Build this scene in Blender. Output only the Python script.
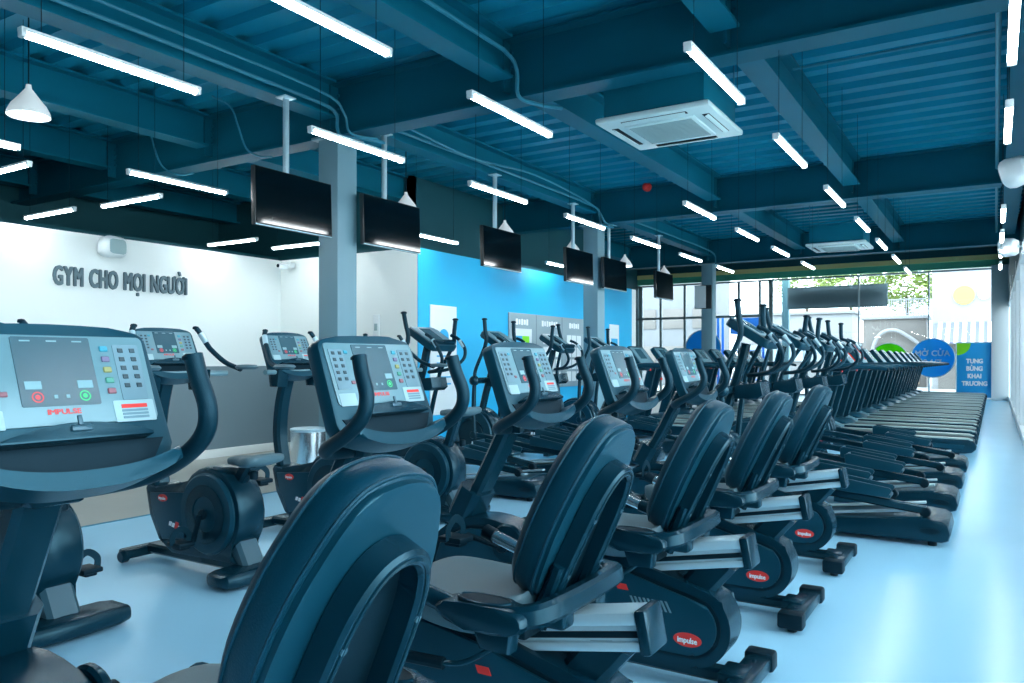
import bpy, bmesh, math, random
from mathutils import Vector, Matrix
random.seed(7)
for o in list(bpy.data.objects): bpy.data.objects.remove(o)
S = bpy.context.scene
COL = S.collection
PI = math.pi

# ---------------------------------------------------------------- camera, world, exposure
EYE = 1.25
cd = bpy.data.cameras.new('camera'); cam = bpy.data.objects.new('camera', cd); COL.objects.link(cam)
cam.location = (0, 0, EYE)
cam.rotation_euler = (PI/2, 0, math.atan2(483, 778))
cd.sensor_width = 36; cd.lens = 778/1024*36; cd.shift_y = 18.5/1024
cd.clip_start = 0.03; cd.clip_end = 300
S.camera = cam

w = bpy.data.worlds.new('daylight'); S.world = w; w.use_nodes = True
bg = w.node_tree.nodes['Background']
bg.inputs[0].default_value = (0.80, 0.91, 1.0, 1); bg.inputs[1].default_value = 3.0
S.view_settings.view_transform = 'Standard'; S.view_settings.look = 'None'
S.view_settings.gamma = 1; S.view_settings.use_curve_mapping = False
S.view_settings.exposure = 1.5
TUBE_POWER = 20.0

def portal(name, loc, rot, sx, sy):
    l = bpy.data.lights.new(name, 'AREA'); l.shape = 'RECTANGLE'; l.size = sx; l.size_y = sy
    l.cycles.is_portal = True
    o = bpy.data.objects.new(name, l); COL.objects.link(o); o.location = loc; o.rotation_euler = rot
FY = 28.8          # the street front
RX = 0.36          # the glazed right-hand wall
portal('daylight_front', (-5.4, FY+.12, 2.1), (-PI/2, 0, 0), 11.6, 4.1)
portal('daylight_side', (RX+.12, 13, 1.85), (0, PI/2, 0), 2.4, 30)

# ---------------------------------------------------------------- materials
MATS = {}
def mat(name, col, rough=.5, metal=0., emit=None, es=0., bump=0., bscale=60., var=0., vscale=8., spec=.5, coat=0., tint=None):
    m = bpy.data.materials.new(name); m.use_nodes = True
    nt = m.node_tree; b = nt.nodes['Principled BSDF']
    b.inputs['Base Color'].default_value = (*col, 1); b.inputs['Roughness'].default_value = rough
    b.inputs['Metallic'].default_value = metal; b.inputs['Specular IOR Level'].default_value = spec
    b.inputs['Coat Weight'].default_value = coat
    if tint: b.inputs['Specular Tint'].default_value = (*tint, 1)
    if emit: b.inputs['Emission Color'].default_value = (*emit, 1); b.inputs['Emission Strength'].default_value = es
    if bump or var:
        tc = nt.nodes.new('ShaderNodeTexCoord')
        if var:
            n = nt.nodes.new('ShaderNodeTexNoise'); n.inputs['Scale'].default_value = vscale; n.inputs['Detail'].default_value = 4
            nt.links.new(tc.outputs['Object'], n.inputs['Vector'])
            r = nt.nodes.new('ShaderNodeMapRange'); r.inputs['To Min'].default_value = 1-var; r.inputs['To Max'].default_value = 1+var
            nt.links.new(n.outputs['Fac'], r.inputs['Value'])
            x = nt.nodes.new('ShaderNodeVectorMath'); x.operation = 'SCALE'; x.inputs[0].default_value = col
            nt.links.new(r.outputs[0], x.inputs['Scale']); nt.links.new(x.outputs[0], b.inputs['Base Color'])
        if bump:
            n = nt.nodes.new('ShaderNodeTexNoise'); n.inputs['Scale'].default_value = bscale; n.inputs['Detail'].default_value = 3
            nt.links.new(tc.outputs['Object'], n.inputs['Vector'])
            bp = nt.nodes.new('ShaderNodeBump'); bp.inputs['Strength'].default_value = bump; bp.inputs['Distance'].default_value = .002
            nt.links.new(n.outputs['Fac'], bp.inputs['Height']); nt.links.new(bp.outputs[0], b.inputs['Normal'])
    MATS[name] = m; return m
DARK = mat('dark_plastic', (.0015, .022, .038), .27, bump=.1, bscale=400, tint=(.4, .82, 1))
DARK2 = mat('shroud_plastic', (.003, .040, .066), .33, bump=.15, bscale=500, tint=(.4, .82, 1))
BLACK = mat('black_rubber', (.0015, .012, .020), .5, bump=.2, bscale=300, spec=.22, tint=(.5, .8, 1))
GRIP = mat('foam_grip', (.0015, .020, .034), .45, bump=.4, bscale=350, spec=.35, tint=(.4, .8, 1))
LEATH = mat('upholstery_vinyl', (.002, .038, .066), .36, bump=.35, bscale=260, tint=(.5, .85, 1))
SEATM = mat('grey_seat_vinyl', (.085, .165, .20), .5, bump=.35, bscale=260)
FRAME = mat('painted_frame', (.002, .024, .040), .25, tint=(.5, .85, 1))
ALU = mat('brushed_aluminium', (.46, .66, .74), .3, .45)
CHROME = mat('chrome', (.80, .86, .88), .20, .95)
SILVER = mat('silver_panel', (.135, .27, .32), .35, .1)
PALE = mat('pale_label', (.30, .47, .52), .45)
SCREEN = mat('console_screen', (.030, .095, .130), .25)
KEY = mat('key_grey', (.12, .24, .30), .4)
KEYD = mat('key_dark', (.018, .055, .075), .4)
KEYMARK = mat('key_mark', (.18, .35, .40), .5)
RED = mat('logo_red', (.75, .035, .03), .4)
REDL = mat('red_legend', (.65, .05, .06), .4)
GREEN = mat('start_green', (.02, .55, .18), .4)
KC = [mat('key_cyan', (.03, .30, .42), .4), mat('key_purple', (.14, .13, .24), .4), mat('key_yellow', (.28, .30, .12), .4),
      mat('key_green', (.06, .28, .22), .4), mat('key_red', (.24, .10, .13), .4)]
STRUT = mat('grey_strut', (.04, .11, .15), .35, .2)
WHITE = mat('white_plastic', (.72, .80, .82), .4)
WLET = mat('white_lettering', (.85, .9, .92), .5)
BEAM = mat('beam_paint', (.003, .128, .200), .5, var=.12, vscale=2, spec=.15, tint=(.3, .8, 1))
BEAM2 = mat('girder_paint', (.003, .098, .155), .5, var=.12, vscale=2, spec=.15, tint=(.3, .8, 1))
PIPE = mat('conduit_grey', (.02, .19, .28), .45, spec=.3)
COLM = mat('column_paint', (.15, .29, .35), .5, var=.05, vscale=3)
TVM = mat('tv_screen', (.001, .004, .006), .09, spec=.45)
TVB = mat('tv_bezel', (.010, .018, .022), .4)
ACW = mat('air_conditioner_white', (.55, .74, .76), .45)
ACG = mat('air_conditioner_grille', (.28, .42, .44), .6)
SHADE = mat('pendant_white', (.70, .76, .76), .4, emit=(.9, .97, 1), es=.10)
TUBE = mat('tube_diffuser', (.9, .9, .9), .5, emit=(.93, .98, 1.0), es=TUBE_POWER)
BLUEW = mat('blue_wall_paint', (.004, .42, .74), .55, var=.03, vscale=1)
WHITEW = mat('white_wall_paint', (.80, .87, .86), .6, var=.02, vscale=1)
GREYW = mat('grey_wainscot_paint', (.15, .225, .265), .55, var=.04, vscale=1)
UPPER = mat('dark_wall_paint', (.010, .085, .110), .6, var=.08, vscale=2, spec=.2)
LETTER = mat('sign_letter_grey', (.09, .155, .185), .5)
def film(name, col, k=.45):
    m = mat(name, col, .5); nt = m.node_tree; b = nt.nodes['Principled BSDF']; o = nt.nodes['Material Output']
    t = nt.nodes.new('ShaderNodeBsdfTranslucent'); t.inputs[0].default_value = (*col, 1)
    x = nt.nodes.new('ShaderNodeMixShader'); x.inputs[0].default_value = k
    nt.links.new(b.outputs[0], x.inputs[1]); nt.links.new(t.outputs[0], x.inputs[2]); nt.links.new(x.outputs[0], o.inputs[0]); return m
MULL = mat('window_frame_grey', (.30, .38, .40), .45)
BOARD = mat('grey_board', (.26, .36, .40), .6)
POSTB = mat('poster_blue', (.01, .38, .70), .5)
FILMB = film('film_blue', (.02, .42, .80), .4); FILMG = film('film_green', (.16, .70, .005), .5); FILMO = film('film_orange', (.9, .16, .05), .6); FILMW = film('film_white', (.9, .92, .92), .65)
POSTG = mat('poster_green', (.22, .72, .01), .5)
POSTO = mat('poster_orange', (.85, .18, .06), .5)
BLUEM = mat('blue_paint_metal', (.01, .16, .60), .45)
CONC = mat('street_concrete', (.30, .31, .30), .9)
OUTW = mat('street_white_wall', (.27, .28, .29), .8)
OUTG = mat('street_grey_wall', (.16, .15, .14), .8, var=.15, vscale=2)
YEL = mat('canopy_yellow', (.80, .72, .32), .6)
GRN = mat('canopy_green', (.08, .46, .32), .6)
LAV = mat('awning_lavender', (.12, .13, .24), .7)
LEAF = mat('leaf_green', (.20, .27, .06), .7, var=.3, vscale=3)
BARK = mat('bark', (.10, .07, .05), .9)
BELTM = mat('running_belt', (.010, .022, .028), .55, bump=.3, bscale=500)
RAILS = mat('treadmill_side_rail', (.34, .46, .46), .3, .3)

def floor_mat(name, c, rough, joint=None, spec=.5, bump=.06):
    m = mat(name, c, rough, var=.05, vscale=1.3, bump=bump, bscale=25, spec=spec)
    return m
VINYL = floor_mat('blue_vinyl_floor', (.35, .70, .92), .22, spec=.5)
CONCF = mat('polished_concrete', (.38, .39, .35), .28, var=.22, vscale=1.7, bump=.05, bscale=20)

def glass_mat():
    m = bpy.data.materials.new('window_glass'); m.use_nodes = True; nt = m.node_tree
    for n in list(nt.nodes): nt.nodes.remove(n)
    o = nt.nodes.new('ShaderNodeOutputMaterial'); t = nt.nodes.new('ShaderNodeBsdfTransparent'); t.inputs[0].default_value = (.93, .98, .99, 1)
    g = nt.nodes.new('ShaderNodeBsdfGlossy'); g.inputs['Roughness'].default_value = .01; g.inputs[0].default_value = (1, 1, 1, 1)
    f = nt.nodes.new('ShaderNodeFresnel'); f.inputs[0].default_value = 1.45
    x = nt.nodes.new('ShaderNodeMixShader')
    nt.links.new(f.outputs[0], x.inputs[0]); nt.links.new(t.outputs[0], x.inputs[1]); nt.links.new(g.outputs[0], x.inputs[2])
    nt.links.new(x.outputs[0], o.inputs[0]); return m
GLASS = glass_mat()

# ---------------------------------------------------------------- mesh helpers
def V(*a): return Vector(a)
def box(bm, c, s, bev=0., M=None, seg=2):
    r = bmesh.ops.create_cube(bm, size=1)
    vs = r['verts']
    bmesh.ops.scale(bm, vec=s, verts=vs)
    if bev:
        es = list({e for v in vs for e in v.link_edges})
        q = bmesh.ops.bevel(bm, geom=es, offset=bev, segments=seg, affect='EDGES', profile=.5)
        vs = list({v for f in q['faces'] for v in f.verts} | {v for v in vs if v.is_valid})
    T = Matrix.Translation(c)
    bmesh.ops.transform(bm, matrix=(T @ M) if M else T, verts=vs)
    return vs
def rotY(a): return Matrix.Rotation(a, 4, 'Y')
def frame_m(o, u, v, n):
    m = Matrix.Identity(4)
    for i in range(3): m[i][0] = u[i]; m[i][1] = v[i]; m[i][2] = n[i]; m[i][3] = o[i]
    return m
def smooth_path(pts, k=6):
    pts = [Vector(p) for p in pts]
    if len(pts) < 3: return pts
    out = []
    P = [pts[0]*2-pts[1]] + pts + [pts[-1]*2-pts[-2]]
    for i in range(1, len(P)-2):
        a, b, c, d = P[i-1:i+3]
        for j in range(k):
            t = j/k
            out.append(.5*((2*b)+(c-a)*t+(2*a-5*b+4*c-d)*t*t+(3*b-a-3*c+d)*t**3))
    out.append(pts[-1]); return out
def tube(bm, pts, r, seg=10, smooth=True, k=5, sq=None, cap=True):
    """sweep; r a number or a list per control point; sq=(w,h) makes a rectangular section (w across, h in the bend plane)"""
    n0 = len(pts)
    path = smooth_path(pts, k) if smooth else [Vector(p) for p in pts]
    n = len(path); rings = []; up = None
    for i, p in enumerate(path):
        t = (path[min(i+1, n-1)]-path[max(i-1, 0)]).normalized()
        if up is None:
            up = Vector((0, 1, 0)) if abs(t.y) < .9 else Vector((0, 0, 1))
        a = (up-t*up.dot(t)).normalized(); up = a; b = t.cross(a)
        f = i/(n-1)*(n0-1); j = min(int(f), n0-2)
        rr = r if not isinstance(r, (list, tuple)) else r[j]*(1-(f-j))+r[j+1]*(f-j)
        ring = []
        if sq:
            w_, h_ = sq; c = .22*min(w_, h_)
            for (x, y) in ((w_/2, h_/2-c), (w_/2-c, h_/2), (-w_/2+c, h_/2), (-w_/2, h_/2-c), (-w_/2, -h_/2+c), (-w_/2+c, -h_/2), (w_/2-c, -h_/2), (w_/2, -h_/2+c)):
                ring.append(bm.verts.new(p+(a*x+b*y)*(rr if isinstance(r, (list, tuple)) else 1)))
        else:
            for s_ in range(seg):
                th = 2*PI*s_/seg; ring.append(bm.verts.new(p+(a*math.cos(th)+b*math.sin(th))*rr))
        rings.append(ring)
    m = len(rings[0])
    for A, B in zip(rings, rings[1:]):
        for s_ in range(m): bm.faces.new((A[s_], A[(s_+1) % m], B[(s_+1) % m], B[s_]))
    if cap: bm.faces.new(rings[0][::-1]); bm.faces.new(rings[-1])
def prism(bm, prof, y0, y1, bev=0., M=None, seg=2):
    """profile of (x, z) points extruded along y"""
    A = [bm.verts.new((x, y0, z)) for x, z in prof]; B = [bm.verts.new((x, y1, z)) for x, z in prof]
    n = len(prof)
    f1 = bm.faces.new(A); f2 = bm.faces.new(B[::-1])
    for i in range(n): bm.faces.new((A[i], B[i], B[(i+1) % n], A[(i+1) % n])[::-1])
    vs = A+B
    if bev:
        es = list(f1.edges)+list(f2.edges)
        q = bmesh.ops.bevel(bm, geom=es, offset=bev, segments=seg, affect='EDGES', profile=.5)
        vs = list({v for f in q['faces'] for v in f.verts} | {v for v in vs if v.is_valid})
    if M: bmesh.ops.transform(bm, matrix=M, verts=vs)
    return vs
def lathe(bm, prof, c=(0, 0, 0), seg=24, axis='Z'):
    rings = []
    for r, h in prof:
        ring = []
        for i in range(seg):
            a = 2*PI*i/seg; x, y = r*math.cos(a), r*math.sin(a)
            p = (x, y, h) if axis == 'Z' else (x, h, y) if axis == 'Y' else (h, x, y)
            ring.append(bm.verts.new(Vector(p)+Vector(c)))
        rings.append(ring)
    for A, B in zip(rings, rings[1:]):
        for i in range(seg): bm.faces.new((A[i], A[(i+1) % seg], B[(i+1) % seg], B[i]))
    if prof[0] == prof[-1]: bmesh.ops.remove_doubles(bm, verts=rings[0]+rings[-1], dist=1e-6); return
    if prof[0][0] > 1e-5: bm.faces.new(rings[0][::-1])
    if prof[-1][0] > 1e-5: bm.faces.new(rings[-1])
def cyl(bm, c, r, h, axis='Z', seg=20, bev=0.):
    b = min(bev, h/3)
    prof = [(r-b, -h/2), (r, -h/2+b), (r, h/2-b), (r-b, h/2)] if b else [(r, -h/2), (r, h/2)]
    lathe(bm, prof, c, seg, axis)
def loft(bm, rings, closed=True, cap=True):
    R = [[bm.verts.new(p) for p in ring] for ring in rings]; m = len(R[0])
    for A, B in zip(R, R[1:]):
        for i in range(m if closed else m-1): bm.faces.new((A[i], A[(i+1) % m], B[(i+1) % m], B[i]))
    if cap: bm.faces.new(R[0][::-1]); bm.faces.new(R[-1])
def arcpts(cx, cz, r, a0, a1, n, rz=None):
    rz = rz or r
    return [(cx+r*math.cos(math.radians(a0+(a1-a0)*i/n)), cz+rz*math.sin(math.radians(a0+(a1-a0)*i/n))) for i in range(n+1)]
def rrect(w_, h_, r, n=5):
    out = []
    for cx, cy, a in ((w_/2-r, h_/2-r, 0), (-w_/2+r, h_/2-r, 90), (-w_/2+r, -h_/2+r, 180), (w_/2-r, -h_/2+r, 270)):
        out += arcpts(cx, cy, r, a, a+90, n)
    return out
def slab(bm, prof, d0, d1, M, bev=0.):
    """profile (u, v) in the plane of M, from depth d0 to d1 along its normal"""
    n = len(prof)
    A = [bm.verts.new((x, y, d0)) for x, y in prof]; B = [bm.verts.new((x, y, d1)) for x, y in prof]
    f1 = bm.faces.new(A[::-1]); f2 = bm.faces.new(B)
    for i in range(n): bm.faces.new((A[i], A[(i+1) % n], B[(i+1) % n], B[i]))
    vs = A+B
    if bev:
        q = bmesh.ops.bevel(bm, geom=list(f2.edges)+list(f1.edges), offset=bev, segments=2, affect='EDGES', profile=.5)
        vs = list({v for f in q['faces'] for v in f.verts} | {v for v in vs if v.is_valid})
    bmesh.ops.transform(bm, matrix=M, verts=vs)
WHOLE = ('lettering', 'heading', 'foliage', 'sign', 'model_mark', 'maker_mark', 'lines', 'stripe', 'tread', 'timetable', 'grille', 'ceiling', 'conduit', 'deck', 'railing', 'slots')
def split_pieces(bm):
    bm.verts.index_update(); par = list(range(len(bm.verts)))
    def f(i):
        while par[i] != i: par[i] = par[par[i]]; i = par[i]
        return i
    for e in bm.edges:
        a, b = f(e.verts[0].index), f(e.verts[1].index)
        if a != b: par[a] = b
    isl = {}
    for v in bm.verts: isl.setdefault(f(v.index), []).append(v)
    if len(isl) < 2 or len(isl) > 60: return [bm]
    ks = list(isl); bb = []
    for k_ in ks:
        vs = isl[k_]; bb.append((Vector([min(v.co[i] for v in vs) for i in range(3)]), Vector([max(v.co[i] for v in vs) for i in range(3)])))
    sz = [max(h-l) for l, h in bb]; g = list(range(len(ks)))
    def q(i):
        while g[i] != i: i = g[i]
        return i
    for i in range(len(ks)):
        for j in range(i):
            gap = math.sqrt(sum(max(0, bb[i][0][k_]-bb[j][1][k_], bb[j][0][k_]-bb[i][1][k_])**2 for k_ in range(3)))
            if gap <= max(.02, .5*max(sz[i], sz[j])): g[q(i)] = q(j)
    cl = {}
    for i, k_ in enumerate(ks): cl.setdefault(q(i), set()).update(v.index for v in isl[k_])
    if len(cl) < 2: return [bm]
    out = []
    for keep in sorted(cl.values(), key=len, reverse=True):
        c = bm.copy(); c.verts.ensure_lookup_table(); bmesh.ops.delete(c, geom=[v for v in c.verts if v.index not in keep], context='VERTS'); out.append(c)
    bm.free(); return out
def obj(name, bm, m, parent=None, angle=35, **props):
    if parent is not None and not any(w_ in name for w_ in WHOLE):
        bs = split_pieces(bm)
        if len(bs) > 1:
            for b_ in bs[1:]: obj1(name, b_, m, parent, angle, **props)
            return obj1(name, bs[0], m, parent, angle, **props)
        bm = bs[0]
    return obj1(name, bm, m, parent, angle, **props)
def obj1(name, bm, m, parent=None, angle=35, **props):
    bmesh.ops.recalc_face_normals(bm, faces=bm.faces)
    me = bpy.data.meshes.new(name); bm.to_mesh(me); bm.free()
    for mm in (m if isinstance(m, (list, tuple)) else [m]): me.materials.append(mm)
    me.polygons.foreach_set('use_smooth', [True]*len(me.polygons)); me.set_sharp_from_angle(angle=math.radians(angle))
    o = bpy.data.objects.new(name, me); COL.objects.link(o)
    if parent: o.parent = parent
    for k_, v_ in props.items(): o[k_] = v_
    return o
def smooth_prof(pts, k=4):
    P = [Vector((x, z)) for x, z in pts]; n = len(P); out = []
    for i in range(n):
        a, b, c, d = P[i-1], P[i], P[(i+1) % n], P[(i+2) % n]
        for j in range(k):
            t = j/k; v = .5*((2*b)+(c-a)*t+(2*a-5*b+4*c-d)*t*t+(3*b-a-3*c+d)*t**3); out.append((v.x, v.y))
    return out
def offset_prof(pts, d):
    P = [Vector((x, z)) for x, z in pts]; n = len(P)
    ar = sum(P[i].x*P[(i+1) % n].y-P[(i+1) % n].x*P[i].y for i in range(n)); s = 1 if ar > 0 else -1; out = []
    for i in range(n):
        t = (P[(i+1) % n]-P[i-1]).normalized(); v = P[i]+Vector((-t.y, t.x))*d*s
        far = 9
        for j in range(n):
            a, b = P[j], P[(j+1) % n]; e = b-a; L2 = e.dot(e)
            u = 0 if L2 < 1e-12 else max(0, min(1, (v-a).dot(e)/L2)); far = min(far, (v-a-e*u).length)
        if far > d*.985: out.append((v.x, v.y))
    return out
def BM(): return bmesh.new()
def part(name, m, parent, fn, angle=35, **props):
    bm = BM(); fn(bm); return obj(name, bm, m, parent, angle, **props)
def thing(name, label, cat, loc=(0, 0, 0), group=None, rz=0.):
    o = bpy.data.objects.new(name, None); COL.objects.link(o); o.location = loc; o.rotation_euler = (0, 0, rz)
    o.empty_display_size = .1; o['label'] = label; o['category'] = cat
    if group: o['group'] = group
    return o
def tag(o, label, cat, group=None):
    o['label'] = label; o['category'] = cat
    if group: o['group'] = group
    return o
def struct(o): o['kind'] = 'structure'; return o
KIDS = {}
def children(o): return [c for c in bpy.data.objects if c.parent == o]
def dup(root, loc, label, group=None, rz=None):
    r = root.copy(); COL.objects.link(r); r.location = loc; r['label'] = label
    if rz is not None: r.rotation_euler = (0, 0, rz)
    if group: r['group'] = group
    for ch in children(root):
        c = ch.copy(); COL.objects.link(c); c.parent = r
        for g in children(ch):
            d = g.copy(); COL.objects.link(d); d.parent = c
    return r
GLYPH = {}
def glyph(ch):
    """flat outline mesh of one plain letter, 1 unit em, left edge at 0"""
    if ch not in GLYPH:
        cu = bpy.data.curves.new('writing', 'FONT'); cu.body = ch; cu.size = 1; cu.resolution_u = 3
        o = bpy.data.objects.new('writing', cu); COL.objects.link(o); bpy.context.view_layer.update()
        e = o.evaluated_get(bpy.context.evaluated_depsgraph_get()); me = e.to_mesh()
        vs = [tuple(v.co) for v in me.vertices]; fs = [tuple(p.vertices) for p in me.polygons]
        e.to_mesh_clear(); bpy.data.objects.remove(o); bpy.data.curves.remove(cu)
        x0 = min(v[0] for v in vs); GLYPH[ch] = ([(v[0]-x0, v[1]) for v in vs], fs, max(v[0] for v in vs)-x0)
    return GLYPH[ch]
SPLIT = {'Ọ': ('O', '', '.'), 'Ơ': ('O', 'h', ''), 'Ờ': ('O', 'h', '`'), 'Ở': ('O', 'h', '?'), 'Ư': ('U', 'h', ''), 'Ừ': ('U', 'h', '`'), 'Ử': ('U', 'h', '?')}
def text_bm(bm, s, size, M, depth=.0, bold=0., sx=1., spacing=1., **k):
    """writing laid in the plane of M (x right, y up, z out), centred; strokes thickened by bold"""
    polys = []; x = 0.
    def add(pts, fs): polys.append((pts, fs))
    for ch in s:
        if ch == ' ': x += .30*spacing; continue
        b, horn, mark = SPLIT.get(ch, (ch, '', '')); vs, fs, w_ = glyph(b)
        add([(x+a, c) for a, c in vs], fs); cx_ = x+w_/2
        if horn:
            hx = x+w_-(.03 if b == 'U' else .09); hy = .66
            add([(hx-.02, hy-.04), (hx+.07, hy-.03), (hx+.07, hy+.06), (hx+.135, hy+.06), (hx+.12, hy-.05), (hx+.06, hy-.11), (hx-.02, hy-.12)], [(0, 1, 5, 6), (1, 2, 3, 4), (1, 4, 5)])
        if mark == '.': add([(cx_-.045, -.20), (cx_+.045, -.20), (cx_+.045, -.11), (cx_-.045, -.11)], [(0, 1, 2, 3)])
        if mark == '`': add([(cx_-.12, .93), (cx_-.02, .93), (cx_+.06, .79), (cx_-.01, .79)], [(3, 2, 1, 0)])
        if mark == '?': add([(cx_-.08, .90), (cx_-.08, .96), (cx_+.03, .96), (cx_+.08, .91), (cx_+.03, .84), (cx_+.02, .79), (cx_-.05, .79), (cx_-.04, .86), (cx_+.01, .90)], [(0, 8, 2, 1), (8, 3, 2), (8, 4, 3), (8, 7, 4), (7, 6, 5, 4)])
        x += w_+(.12 if horn else .10)*spacing
    W = x-.10*spacing; offs = [(0, 0)]+([(-bold, 0), (bold, 0), (0, bold), (0, -bold), (-bold*.7, -bold*.7), (bold*.7, bold*.7), (-bold*.7, bold*.7), (bold*.7, -bold*.7)] if bold else [])
    for pts, fs in polys:
        for io, (dx, dy) in enumerate(offs):
            V_ = [[bm.verts.new(M @ Vector((((a-W/2)*size*sx+dx), (c-.36)*size+dy, z*(1+.03*io)+.002*size*io))) for a, c in pts] for z in ((depth, -depth) if depth > .004 else (depth,))]
            for f in fs:
                try: bm.faces.new([V_[0][i_] for i_ in f])
                except ValueError: pass
            if len(V_) == 2:
                cnt = {}
                for f in fs:
                    for a, c in zip(f, f[1:]+f[:1]): cnt[(a, c)] = 1
                for a, c in cnt:
                    if (c, a) not in cnt: bm.faces.new((V_[0][c], V_[0][a], V_[1][a], V_[1][c]))
# ---------------------------------------------------------------- photo geometry: a pixel and one known coordinate give a point
SY, CY = math.sin(math.atan2(483, 778)), math.cos(math.atan2(483, 778))
def at(px, py, X=None, Y=None, Z=None):
    t = (px-512)/778; s = (360-py)/778
    dx, dy, dz = -SY+CY*t, CY+SY*t, s
    d = X/dx if X is not None else Y/dy if Y is not None else (Z-EYE)/dz
    return Vector((dx*d, dy*d, EYE+dz*d))

# ---------------------------------------------------------------- setting: floor, walls, ceiling
EDGE = -5.8; LW = -8.5; PW = 7.55; BW = -6.05; BE = 14.2; WT = 2.64; DECK = 3.8
struct(part('floor', VINYL, None, lambda b: box(b, ((EDGE+RX+.2)/2, 13, -.05), (RX+.2-EDGE, 32.0, .1))))
struct(part('floor', CONCF, None, lambda b: box(b, ((EDGE-12)/2-.001, 13, -.05), (EDGE+12, 32.0, .1))))
struct(part('trim_1', PIPE, None, lambda b: box(b, (EDGE, 13, .001), (.03, 31.6, .006))))

def deck(bm):
    y = -3.0; prof = []
    while y < 16.9:
        prof += [(y, 0), (y+.13, 0), (y+.165, .06), (y+.295, .06)]; y += .33
    prof.append((16.95, 0))
    A = [bm.verts.new((-12, y, DECK+z)) for y, z in prof]; B = [bm.verts.new((RX+.2, y, DECK+z)) for y, z in prof]
    for i in range(len(prof)-1): bm.faces.new((A[i], A[i+1], B[i+1], B[i]))
    box(bm, ((RX-11.8)/2, 7, DECK+.16), (RX+12.2, 20.1, .1))
DECKM = mat('decking_teal', (.006, .210, .330), .42, var=.15, vscale=1.5, spec=.2, tint=(.3, .8, 1))
struct(part('wall_upper', UPPER, None, lambda b: (box(b, (-11.0, 2.7, 3.24), (.1, 11.5, 1.12)), box(b, (-8.95, 8.45, 3.24), (4.2, .1, 1.12)), box(b, (-6.9, 11.3, 3.24), (.1, 5.8, 1.12)))))
o = struct(part('ceiling', DECKM, None, deck, angle=20))
struct(part('ceiling', UPPER, None, lambda b: box(b, ((RX-11.8)/2, 22.9, 4.85), (RX+12.2, 12.2, .1))))
struct(part('trim_2', UPPER, None, lambda b: box(b, ((RX-11.8)/2, 16.98, 4.2), (RX+12.2, .1, 1.3))))

def ibeam(bm, axis, c, a, b_, z0, z1, fw=.2):
    L = b_-a; m = (a+b_)/2; tf = .022
    for z, h, w_ in ((z0+tf/2, tf, fw), (z1-tf/2, tf, fw), ((z0+z1)/2, z1-z0-2*tf, .014)):
        box(bm, (c, m, z) if axis == 'Y' else (m, c, z), (w_, L, h) if axis == 'Y' else (L, w_, h))
    if axis == 'X': return
GIRD = [-.15, 5.3, 10.75, 16.35]; BX = [-10.5, -8.75, -7.0, -5.2, -3.31, -1.54, .20]
bays = [(-.15, 5.3), (5.3, 10.75), (10.75, 16.35)]
for i, g in enumerate(GIRD):
    def f(b):
        ibeam(b, 'X', g, -12, RX+.1, 3.30, DECK, .22)
        for x in BX[:-1]:
            for s in (-1, 1): box(b, (x, g+s*.055, 3.58), (.02, .10, .40))
            for s in (-1, 1):
                for k in range(4): cyl(b, (x+.03, g+s*.014+s*.01, 3.52+k*.06), .012, .02, 'Y', 6)
    struct(part('trim_3', BEAM2, None, f))
for x in BX:
    for (a, b_) in bays:
        struct(part('trim_4', BEAM, None, lambda b: ibeam(b, 'Y', x, a+.12, b_-.12, 3.46, DECK, .20)))
def col(b, x, y, h):
    box(b, (x, y, h/2), (.24, .25, h), .004); box(b, (x, y, .012), (.34, .34, .024), .004)
    box(b, (x, y, h-.012), (.34, .34, .024), .003)
for y in GIRD[1:]:
    struct(part('trim_5', COLM, None, lambda b: col(b, BX[3], y, 3.30)))

# partition walls: white above, grey wainscot below, white skirting
def wallp(name, x0, y0, x1, y1, ztop=WT, m=WHITEW):
    return struct(part(name, m, None, lambda b: box(b, ((x0+x1)/2, (y0+y1)/2, ztop/2), (abs(x1-x0), abs(y1-y0), ztop))))
wallp('wall_left', -8.7, -3, LW, PW+.2)
wallp('wall_alcove', LW, PW, BW-.013, PW+.2)
wallp('wall_blue', BW-.012, PW, BW, BE, m=BLUEW)
wallp('wall_corner', -12, BE+.001, BW, BE+.2)
struct(part('ceiling', UPPER, None, lambda b: (box(b, (-10.4, 2.4, WT+.04), (3.4, 10.6, .06)), box(b, (-9.05, 10.98, WT+.04), (5.8, 6.6, .06)))))
struct(part('wall_outer', UPPER, None, lambda b: box(b, (-12.05, 13, 2.4), (.1, 32, 4.9))))
struct(part('wall_back', UPPER, None, lambda b: box(b, ((RX-11.8)/2, -3.05, 2.4), (RX+12.2, .1, 4.9))))
struct(part('trim_6', GREYW, None, lambda b: (box(b, (LW+.008, 2.27, .60), (.016, 10.54, 1.14)), box(b, ((LW+BW)/2, PW-.008, .60), (BW-LW-.03, .016, 1.14)))))
struct(part('baseboard_left', WHITEW, None, lambda b: (box(b, (LW+.016, 2.27, .055), (.032, 10.54, .11), .004), box(b, ((LW+BW)/2, PW-.016, .055), (BW-LW-.04, .032, .11), .004))))
struct(part('baseboard_blue', WHITEW, None, lambda b: box(b, (BW+.012, (PW+BE)/2, .055), (.024, BE-PW, .11), .004)))

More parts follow.
